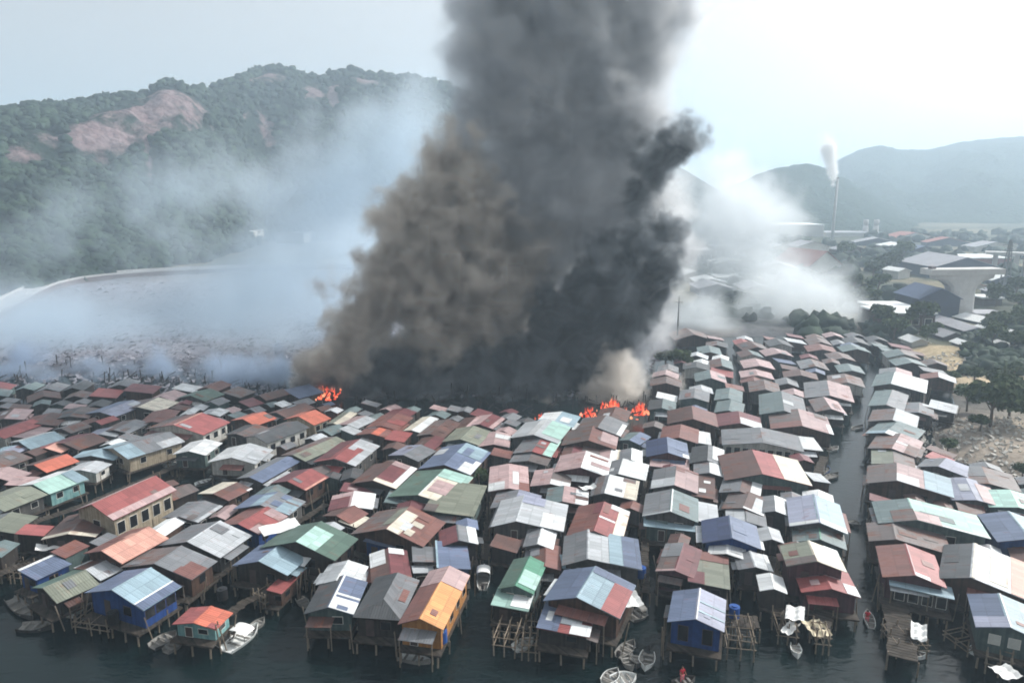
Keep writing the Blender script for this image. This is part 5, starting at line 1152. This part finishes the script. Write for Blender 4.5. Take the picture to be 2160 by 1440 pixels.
# ---------------------------------------------------------------- smoke (fog grids computed by geometry nodes)
def smoke(name, label, blobs, color, aniso, dens, vox, warp, sharp=2.2, ns=.12, detail=.6, c2=None, absorb=None, group=None, zmin=-1.0):
    B = []
    for (u, v, r, Y, w) in blobs:
        p, t_ = WY(u, v, Y); B.append((p, r / F * t_, w))
    mx = [max(b[0][i] + b[1] + warp * .4 for b in B) for i in range(3)]; mn = [min(b[0][i] - b[1] - warp * .4 for b in B) for i in range(3)]
    mn[2] = max(mn[2], zmin)
    res = [max(8, int((mx[i] - mn[i]) / vox)) for i in range(3)]
    ng = bpy.data.node_groups.new('smoke_field', 'GeometryNodeTree')
    ng.interface.new_socket('Geometry', in_out='INPUT', socket_type='NodeSocketGeometry'); ng.interface.new_socket('Geometry', in_out='OUTPUT', socket_type='NodeSocketGeometry')
    N = lambda t_: ng.nodes.new(t_); Lk = ng.links.new
    go = N('NodeGroupOutput'); pos = N('GeometryNodeInputPosition')
    def noise(scale, det, rough=.6, off=0):
        n = N('ShaderNodeTexNoise'); n.inputs['Scale'].default_value = scale; n.inputs['Detail'].default_value = det; n.inputs['Roughness'].default_value = rough
        a = N('ShaderNodeVectorMath'); a.operation = 'ADD'; Lk(pos.outputs[0], a.inputs[0]); a.inputs[1].default_value = (off, off * .7, -off); Lk(a.outputs[0], n.inputs['Vector']); return n
    def M(op, a, b=None, c=None, clamp=False):
        o = N('ShaderNodeMath'); o.operation = op; o.use_clamp = clamp
        for i, x in enumerate((a, b, c)):
            if x is None: continue
            if isinstance(x, (int, float)): o.inputs[i].default_value = x
            else: Lk(x, o.inputs[i])
        return o.outputs[0]
    n = noise(ns, 5, .58, 3.1); s1 = N('ShaderNodeVectorMath'); s1.operation = 'MULTIPLY_ADD'; Lk(n.outputs['Color'], s1.inputs[0]); s1.inputs[1].default_value = (warp,) * 3; s1.inputs[2].default_value = (-warp / 2,) * 3
    ad = N('ShaderNodeVectorMath'); ad.operation = 'ADD'; Lk(pos.outputs[0], ad.inputs[0]); Lk(s1.outputs[0], ad.inputs[1])
    n_b = noise(ns * 4.5, 4, .6, 9.4); w2 = warp * .32; s2 = N('ShaderNodeVectorMath'); s2.operation = 'MULTIPLY_ADD'; Lk(n_b.outputs['Color'], s2.inputs[0]); s2.inputs[1].default_value = (w2,) * 3; s2.inputs[2].default_value = (-w2 / 2,) * 3
    ad2 = N('ShaderNodeVectorMath'); ad2.operation = 'ADD'; Lk(ad.outputs[0], ad2.inputs[0]); Lk(s2.outputs[0], ad2.inputs[1]); P = ad2.outputs[0]
    cur = None
    for c, r, w in B:
        d = N('ShaderNodeVectorMath'); d.operation = 'DISTANCE'; Lk(P, d.inputs[0]); d.inputs[1].default_value = c
        q = M('MULTIPLY_ADD', d.outputs['Value'], -1.0 / (r * 1.25), 1.0, True); q = M('MULTIPLY', q, w)
        cur = q if cur is None else M('ADD', cur, q)
    nn = noise(ns * 1.6, 9, .62, 17.0); K = M('MULTIPLY_ADD', nn.outputs[0], 3.6 * detail, -1.8 * detail)
    fl = M('MINIMUM', cur, 1.25); den = M('MULTIPLY', M('MULTIPLY_ADD', M('ADD', fl, K), sharp, -.22 * sharp, True), M('MULTIPLY', cur, 4.0, None, True))
    vc = N('GeometryNodeVolumeCube'); Lk(den, vc.inputs['Density'])
    vc.inputs['Min'].default_value = mn; vc.inputs['Max'].default_value = mx
    for i, a in enumerate(('Resolution X', 'Resolution Y', 'Resolution Z')): vc.inputs[a].default_value = res[i]
    sm = N('GeometryNodeSetMaterial'); Lk(vc.outputs[0], sm.inputs[0]); Lk(sm.outputs[0], go.inputs[0])
    mt = bpy.data.materials.new(name + '_volume'); mt.use_nodes = True; t = NT(mt.node_tree); mt.node_tree.nodes.clear()
    out = t.n('ShaderNodeOutputMaterial'); pv = t.n('ShaderNodeVolumePrincipled'); t.l(pv.outputs[0], out.inputs['Volume'])
    pv.inputs['Color'].default_value = tuple(color) + (1,); pv.inputs['Anisotropy'].default_value = aniso
    at = t.n('ShaderNodeAttribute'); at.attribute_name = 'density'; t.l(t.math('MULTIPLY', at.outputs['Fac'], dens), pv.inputs['Density']); pv.inputs['Density Attribute'].default_value = ''
    if c2:
        tc = t.n('ShaderNodeTexCoord'); n0 = t.n('ShaderNodeTexNoise'); n0.inputs['Scale'].default_value = ns * 1.1; n0.inputs['Detail'].default_value = 3; n0.inputs['Roughness'].default_value = .7; n0.inputs['Distortion'].default_value = .8
        t.l(tc.outputs['Object'], n0.inputs['Vector']); t.l(t.mix(t.math('MULTIPLY_ADD', n0.outputs[0], 4.5, -1.75, True), tuple(color), tuple(c2)), pv.inputs['Color'])
    if absorb: pv.inputs['Absorption Color'].default_value = tuple(absorb) + (1,)
    sm.inputs['Material'].default_value = mt
    me = bpy.data.meshes.new(name); o = bpy.data.objects.new(name, me); COL.objects.link(o); me.materials.append(mt)
    md = o.modifiers.new('smoke_field', 'NODES'); md.node_group = ng
    tag(o, label, 'smoke', group, kind='stuff'); print(name, res, len(B))
    return o
Y0 = 158
brown = [(640, 800, 34, 152, 1), (668, 770, 42, 152, 1), (700, 735, 40, 154, .9), (722, 690, 42, 156, .9), (716, 645, 34, 158, .55), (765, 700, 55, 158, 1), (755, 620, 45, 158, .8), (800, 640, 60, 160, 1), (820, 570, 60, 162, .9), (850, 520, 60, 164, .9), (815, 462, 56, 160, .9),
         (860, 620, 70, 163, 1), (900, 700, 80, 165, 1), (900, 560, 80, 166, 1), (905, 470, 75, 166, .9), (930, 400, 75, 168, .8), (960, 640, 90, 168, 1), (980, 540, 95, 170, .9), (1000, 440, 95, 172, .8), (960, 330, 80, 170, .7), (1050, 620, 80, 172, .8), (1030, 700, 70, 170, .8), (960, 730, 70, 166, .8), (1080, 500, 80, 176, .6)]
black = [(1230, 835, 34, 160, 1), (1245, 790, 42, 160, 1), (1265, 745, 48, 160, 1), (1215, 760, 40, 164, .9), (1300, 700, 58, 162, 1), (1325, 640, 72, 162, 1), (1270, 620, 76, 164, 1), (1220, 650, 66, 166, .9), (1180, 690, 60, 170, .8), (1370, 570, 70, 164, 1), (1400, 500, 56, 166, .8), (1345, 510, 60, 168, .8), (1290, 560, 70, 168, .8), (1155, 640, 60, 172, .6),
         (1345, 425, 44, 172, .45), (1365, 370, 50, 172, .5), (1395, 330, 56, 172, .6), (1440, 295, 56, 172, .65), (1310, 300, 60, 176, .4),
         (720, 800, 42, 158, .7), (780, 815, 45, 160, .8), (850, 800, 55, 164, .8), (930, 815, 48, 166, .75), (1000, 812, 50, 168, .75), (1080, 808, 55, 170, .85), (1150, 800, 60, 168, .95), (1190, 840, 40, 162, .9), (1130, 740, 50, 172, .6), (690, 840, 26, 156, .45)]
grey = [(1330, 430, 70, 176, .8), (1380, 400, 60, 176, .7), (1290, 480, 70, 174, .7), (1350, 250, 80, 178, .8), (1080, 560, 80, 178, .5), (1180, 580, 70, 176, .5), (1010, 380, 95, 176, .8), (1120, 420, 95, 178, .7), (1200, 500, 95, 180, .6), (1230, 400, 95, 180, .6), (1050, 280, 100, 178, .9), (1160, 300, 110, 180, 1), (1280, 330, 95, 180, .7), (1040, 180, 105, 180, .9), (1150, 180, 125, 182, 1.1), (1270, 200, 125, 182, 1), (1370, 210, 85, 182, .7),
        (1010, 90, 90, 182, .8), (1120, 60, 130, 184, 1.1), (1250, 60, 140, 184, 1.1), (1370, 90, 110, 184, .9), (1040, -40, 120, 186, .9), (1180, -60, 150, 186, 1.1), (1320, -50, 140, 186, 1), (1430, -20, 90, 186, .6), (1110, -180, 150, 188, 1), (1280, -190, 160, 188, 1), (1340, 770, 40, 165, .9), (1365, 730, 48, 167, .9), (1390, 680, 52, 170, .9), (1415, 600, 52, 172, .9), (1425, 530, 50, 174, .9), (1345, 820, 34, 160, .9), (1150, 470, 100, 182, 1), (1250, 480, 90, 182, 1), (1400, 480, 60, 178, .8), (1060, 460, 90, 182, .8), (1330, 380, 80, 180, .9), (970, 260, 60, 178, .7), (1400, 430, 60, 176, .5)]
black += [(665, 815, 40, 151, .8), (640, 835, 30, 150, .6)]
black += [(u, v, 56, 154, 1) for u, v in ((700, 850), (780, 850), (860, 845), (940, 850), (1020, 845), (1100, 850), (1160, 845))]
black += [(u, v, 75, 164, 1) for u, v in ((760, 800), (850, 790), (940, 795), (1030, 790), (1110, 790), (1170, 780))]
brown += [(1100, 600, 85, 178, .7), (1130, 520, 90, 180, .6), (1120, 700, 60, 176, .6), (740, 760, 50, 156, 1), (700, 800, 45, 154, .9), (760, 540, 40, 160, .45), (690, 600, 36, 158, .3), (870, 420, 60, 166, .6)]
black += [(760, 835, 40, 154, .8), (850, 838, 42, 156, .8), (940, 845, 42, 156, .75), (1030, 842, 44, 158, .75), (1110, 838, 46, 158, .85), (1180, 800, 50, 162, 1), (1200, 700, 56, 168, .9), (1120, 780, 60, 166, .9), (1040, 770, 60, 170, .7), (950, 775, 60, 168, .6), (860, 760, 50, 168, .5), (640, 825, 30, 154, .5)]
smoke('brown_smoke', 'brown smoke boiling up from the left hand fire', brown, (.72, .66, .60), .25, .9, .5, 10, sharp=1.2, ns=.13, detail=.95, c2=(.98, .93, .86))
smoke('black_smoke', 'black smoke rolling up from the right hand fire', black, (.10, .115, .13), .2, 1.3, .5, 8, sharp=1.7, ns=.14, detail=.95, c2=(.42, .45, .48))
smoke('grey_smoke', 'huge grey smoke column rising out of the photo', grey, (.63, .65, .68), .25, .36, .8, 14, sharp=1.1, ns=.075, detail=.75, c2=(.95, .96, .97))
wisps = [(1290, 872, 34, 147, .8), (1340, 866, 30, 147.5, .7), (1240, 876, 28, 147, .6), (1290, 800, 44, 152, 1), (1316, 770, 36, 153, 1), (1296, 840, 46, 151, 1), (1340, 845, 40, 151, 1), (1286, 745, 28, 155, .7), (1160, 868, 38, 149, .9), (1205, 874, 34, 149, .9), (1395, 850, 42, 153, .6), (1430, 835, 40, 156, .5), (1400, 815, 42, 158, .5), (1305, 868, 38, 149.5, 1), (1262, 866, 34, 149, 1), (1250, 828, 34, 151, .9), (1330, 805, 34, 152, .8)]
smoke('pale_smoke', 'dense cream and white smoke puffing from the burning house', wisps, (.99, .95, .90), .4, .6, .3, 5, sharp=1.6, ns=.26, detail=.95)
wr = [(1460, 660, 60, 230, .9), (1500, 650, 60, 232, .8), (1580, 640, 70, 245, .7), (1640, 630, 75, 250, .8), (1700, 640, 75, 250, .9), (1780, 660, 60, 242, .9), (1620, 690, 50, 238, .8), (1690, 700, 44, 236, .9), (1750, 705, 40, 236, .9), (1540, 540, 90, 280, .6), (1610, 450, 90, 300, .5), (1440, 700, 44, 225, .9), (1480, 690, 50, 226, 1), (1530, 695, 36, 222, .9), (1440, 640, 60, 235, .6), (1560, 680, 60, 240, .5), (1620, 670, 70, 245, .75), (1690, 680, 66, 245, .9), (1760, 690, 60, 240, .95), (1810, 700, 38, 235, .9), (1740, 620, 76, 255, .8), (1670, 590, 90, 265, .7), (1600, 560, 95, 275, .6), (1560, 480, 100, 290, .75), (1640, 500, 80, 290, .55), (1500, 430, 105, 300, .6), (1580, 400, 80, 305, .5), (1460, 340, 100, 310, .4), (1530, 320, 90, 320, .2), (1450, 520, 90, 290, .6), (1520, 600, 80, 270, .5)]
smoke('white_smoke', 'white smoke drifting over the burnt quarter right of the column', wr, (.93, .97, 1.0), .45, .085, 1.1, 18, sharp=1.2, ns=.05, detail=.6)
wl = [(0, 730, 110, 205, .8), (140, 745, 110, 205, .8), (280, 740, 110, 205, .8), (640, 690, 110, 210, .8), (-40, 640, 120, 260, .6), (40, 680, 120, 225, .7), (180, 690, 120, 225, .8), (560, 740, 100, 190, .9), (420, 760, 100, 190, .7), (60, 480, 110, 300, .3), (100, 420, 110, 330, .35), (250, 380, 120, 360, .4), (120, 700, 110, 230, .4), (380, 440, 120, 380, .5), (420, 330, 120, 420, .4), (300, 720, 120, 220, .45), (900, 330, 110, 300, .8), (200, 480, 130, 330, .3), (60, 560, 120, 300, .25), (150, 640, 110, 260, .4), (760, 680, 110, 210, .9), (500, 380, 130, 380, .4), (420, 660, 130, 240, .6), (560, 640, 130, 240, .9), (640, 740, 90, 190, .5), (540, 700, 120, 220, .55), (380, 720, 130, 210, .45), (200, 740, 130, 200, .7), (60, 750, 120, 195, .75), (-60, 760, 130, 190, .7), (300, 690, 120, 240, .6), (480, 710, 110, 215, .7), (100, 690, 110, 240, .6), (700, 600, 130, 240, 1), (600, 560, 140, 270, .95), (480, 620, 140, 260, .6), (740, 480, 130, 280, 1), (650, 420, 140, 300, .7), (760, 360, 130, 300, .8), (840, 280, 120, 310, .75), (560, 440, 110, 320, .4), (400, 500, 120, 320, .35), (880, 200, 100, 320, .4), (300, 640, 130, 270, .35), (640, 300, 120, 340, .35), (350, 540, 110, 330, .3), (820, 560, 120, 230, .8)]
smoke('blue_smoke', 'thin bluish smoke veiling the flats and the wooded hill', wl, (.80, .91, 1.0), .45, .08, 2.2, 26, sharp=.85, ns=.03, detail=.38)
pl_ = [(60, 790, 60, 176, .8), (200, 785, 60, 178, .7), (340, 790, 60, 178, .7), (480, 785, 60, 176, .8), (-60, 795, 60, 176, .8), (120, 825, 60, 168, .8), (0, 820, 70, 168, .8), (230, 815, 60, 170, .6), (330, 812, 60, 170, .7), (430, 815, 60, 166, .7), (530, 800, 60, 164, .8), (600, 790, 50, 160, .8), (-100, 830, 60, 168, .7), (640, 850, 40, 152, .5)]
smoke('low_smoke', 'low slate blue smoke lying behind the far left houses', pl_, (.50, .60, .74), .2, .4, 1.0, 12, ns=.08, detail=.6)
cs_ = W(1755, 507, 1).y
pm = [(1757, 376, 9, cs_, 1), (1756, 358, 12, cs_, 1), (1753, 340, 16, cs_, .9), (1749, 322, 20, cs_, .7), (1745, 302, 24, cs_, .5), (1758, 390, 6, cs_, 1), (1757, 366, 10, cs_, 1)]
smoke('chimney_plume', 'white plume blown from the top of the tall chimney', pm, (.97, .97, .97), .2, .35, 1.2, 6, ns=.12, detail=.4)
# ---------------------------------------------------------------- fire
m, t, b = newmat('flames'); tc = t.n('ShaderNodeTexCoord'); n = t.n('ShaderNodeTexNoise'); n.inputs['Scale'].default_value = .9; n.inputs['Detail'].default_value = 4; t.l(tc.outputs['Object'], n.inputs['Vector'])
rp = t.n('ShaderNodeValToRGB'); e = rp.color_ramp.elements; e[0].position = .35; e[0].color = (.45, .02, .012, 1); e[1].position = .68; e[1].color = (1, .5, .26, 1); q = e.new(.52); q.color = (1, .12, .05, 1)
t.l(n.outputs[0], rp.inputs[0]); t.l(rp.outputs[0], b.inputs['Emission Color']); b.inputs['Emission Strength'].default_value = 1.1; b.inputs['Base Color'].default_value = (.1, .02, .01, 1)
FL_ = m
def flames(u, v, wpx, n, hmax, lab, seed, dy=2.5):
    rr = random.Random(seed); p = W(u, v, 1.5); s = p.length / F; o = empty('flames', p); tag(o, lab, 'fire', 'fires burning among the houses', kind=None)
    mb = MB()
    for _ in range(n):
        x = rr.gauss(0, .3) * wpx * s; y = rr.uniform(-dy, dy); h = hmax * rr.uniform(.35, 1) * math.exp(-(x / (wpx * s * .6)) ** 2); r0 = rr.uniform(.12, .4); N_ = 7; k = 6; prev = None; ph = rr.uniform(0, 6)
        for i in range(N_ + 1):
            f = i / N_; r_ = r0 * (math.sin(math.pi * min(1, .25 + f * .8)) ** 1.2) * (1 - f ** 3) + .01; cx, cy = x + .35 * math.sin(f * 4 + ph) * f * h * .35, y + .3 * math.cos(f * 3 + ph) * f
            ring_ = [(cx + r_ * math.cos(2 * math.pi * j / k + f), cy + r_ * math.sin(2 * math.pi * j / k + f), f * h) for j in range(k)]
            if prev:
                for j in range(k): a = (j + 1) % k; mb.face([prev[j], prev[a], ring_[a], ring_[j]])
            prev = ring_
    f_ = mb.build('flame_tongues', FL_, o, smooth=True)
    eb_ = MB()
    for _ in range(10):
        a = rr.uniform(0, 3.1); x, y = rr.gauss(0, .3) * wpx * s, rr.uniform(-dy, dy); L_ = rr.uniform(.8, 2)
        eb_.bar((x - L_ * math.cos(a), y - L_ * math.sin(a), rr.uniform(.0, .6)), (x + L_ * math.cos(a), y + L_ * math.sin(a), rr.uniform(.3, 1.6)), .12, n=5)
    eb_.build('burning_beams', CHAR, o)
flames(672, 834, 70, 90, 1.9, 'red fire burning at the foot of the brown smoke', 1, 4)
flames(1352, 872, 30, 50, 2.6, 'orange fire right of the burning house', 2, 1.5)
flames(1245, 880, 30, 40, 2.2, 'small orange fire left of the one in the cream smoke', 3, 1.5)
flames(1180, 896, 60, 40, 1.5, 'pinkish fire behind the pale mint roof', 4, 1.5)
flames(1312, 880, 34, 40, 2.4, 'small fire just right of the heart of the cream smoke', 6, 1.5)
flames(720, 888, 60, 24, 1.2, 'faint red fire licking behind the orange roofs', 5, 1.5)
flames(640, 836, 40, 40, 1.7, 'small red fire at the far left end of the burning row', 7, 3)
flames(1290, 868, 46, 50, 2.8, 'orange fire in the heart of the cream smoke', 8, 2.5)
flames(1150, 884, 50, 24, 1.4, 'low pink fire left of the pinkish one', 9, 2)
# ---------------------------------------------------------------- sky, sun, haze
AZ, EL = rad(62), rad(38)
w = bpy.data.worlds.new('World'); sc.world = w; w.use_nodes = True; t = NT(w.node_tree)
bg = [x for x in w.node_tree.nodes if x.type == 'BACKGROUND'][0]
sky = t.n('ShaderNodeTexSky'); sky.sky_type = 'NISHITA'; sky.sun_disc = False; sky.sun_elevation = EL; sky.sun_rotation = AZ; sky.air_density = 1.0; sky.dust_density = 5.0; sky.ozone_density = 1.0
hs = t.n('ShaderNodeHueSaturation'); hs.inputs['Saturation'].default_value = .03; t.l(sky.outputs[0], hs.inputs['Color']); t.l(hs.outputs[0], bg.inputs[0]); bg.inputs[1].default_value = .15
sl = bpy.data.lights.new('sun', 'SUN'); so = bpy.data.objects.new('sun', sl); COL.objects.link(so); sl.energy = 4.1; sl.angle = rad(.6); sl.color = (1, .955, .89)
sd = Vector((math.sin(AZ) * math.cos(EL), math.cos(AZ) * math.cos(EL), math.sin(EL))); so.rotation_euler = (-sd).to_track_quat('-Z', 'Y').to_euler()
hb = MB(); hb.box(-4200, 4200, -280, 4800, -2.5, 340)
mt = bpy.data.materials.new('haze_air'); mt.use_nodes = True; t = NT(mt.node_tree); mt.node_tree.nodes.clear(); out = t.n('ShaderNodeOutputMaterial'); pv = t.n('ShaderNodeVolumePrincipled'); t.l(pv.outputs[0], out.inputs['Volume'])
pv.inputs['Color'].default_value = (.68, .84, .98, 1); pv.inputs['Density'].default_value = HAZE; pv.inputs['Anisotropy'].default_value = .25
hz = hb.build('haze', mt); tag(hz, 'pale haze filling the air over the bay', 'haze', kind='stuff'); hz.display_type = 'WIRE'
# ---------------------------------------------------------------- render settings
c = sc.cycles; c.use_denoising = True; c.denoiser = 'OPENIMAGEDENOISE'; c.denoising_input_passes = 'RGB_ALBEDO_NORMAL'; c.max_bounces = 8; c.diffuse_bounces = 2; c.glossy_bounces = 2; c.transmission_bounces = 2; c.volume_bounces = 3; c.transparent_max_bounces = 16
c.use_adaptive_sampling = True; c.adaptive_threshold = .03; c.filter_width = 1.8; c.volume_step_rate = 4.0; c.volume_max_steps = 256; c.caustics_reflective = False; c.caustics_refractive = False; c.sample_clamp_indirect = 4
vs = sc.view_settings; vs.view_transform = 'Standard'; vs.look = 'None'; vs.exposure = EXPO; vs.gamma = 1
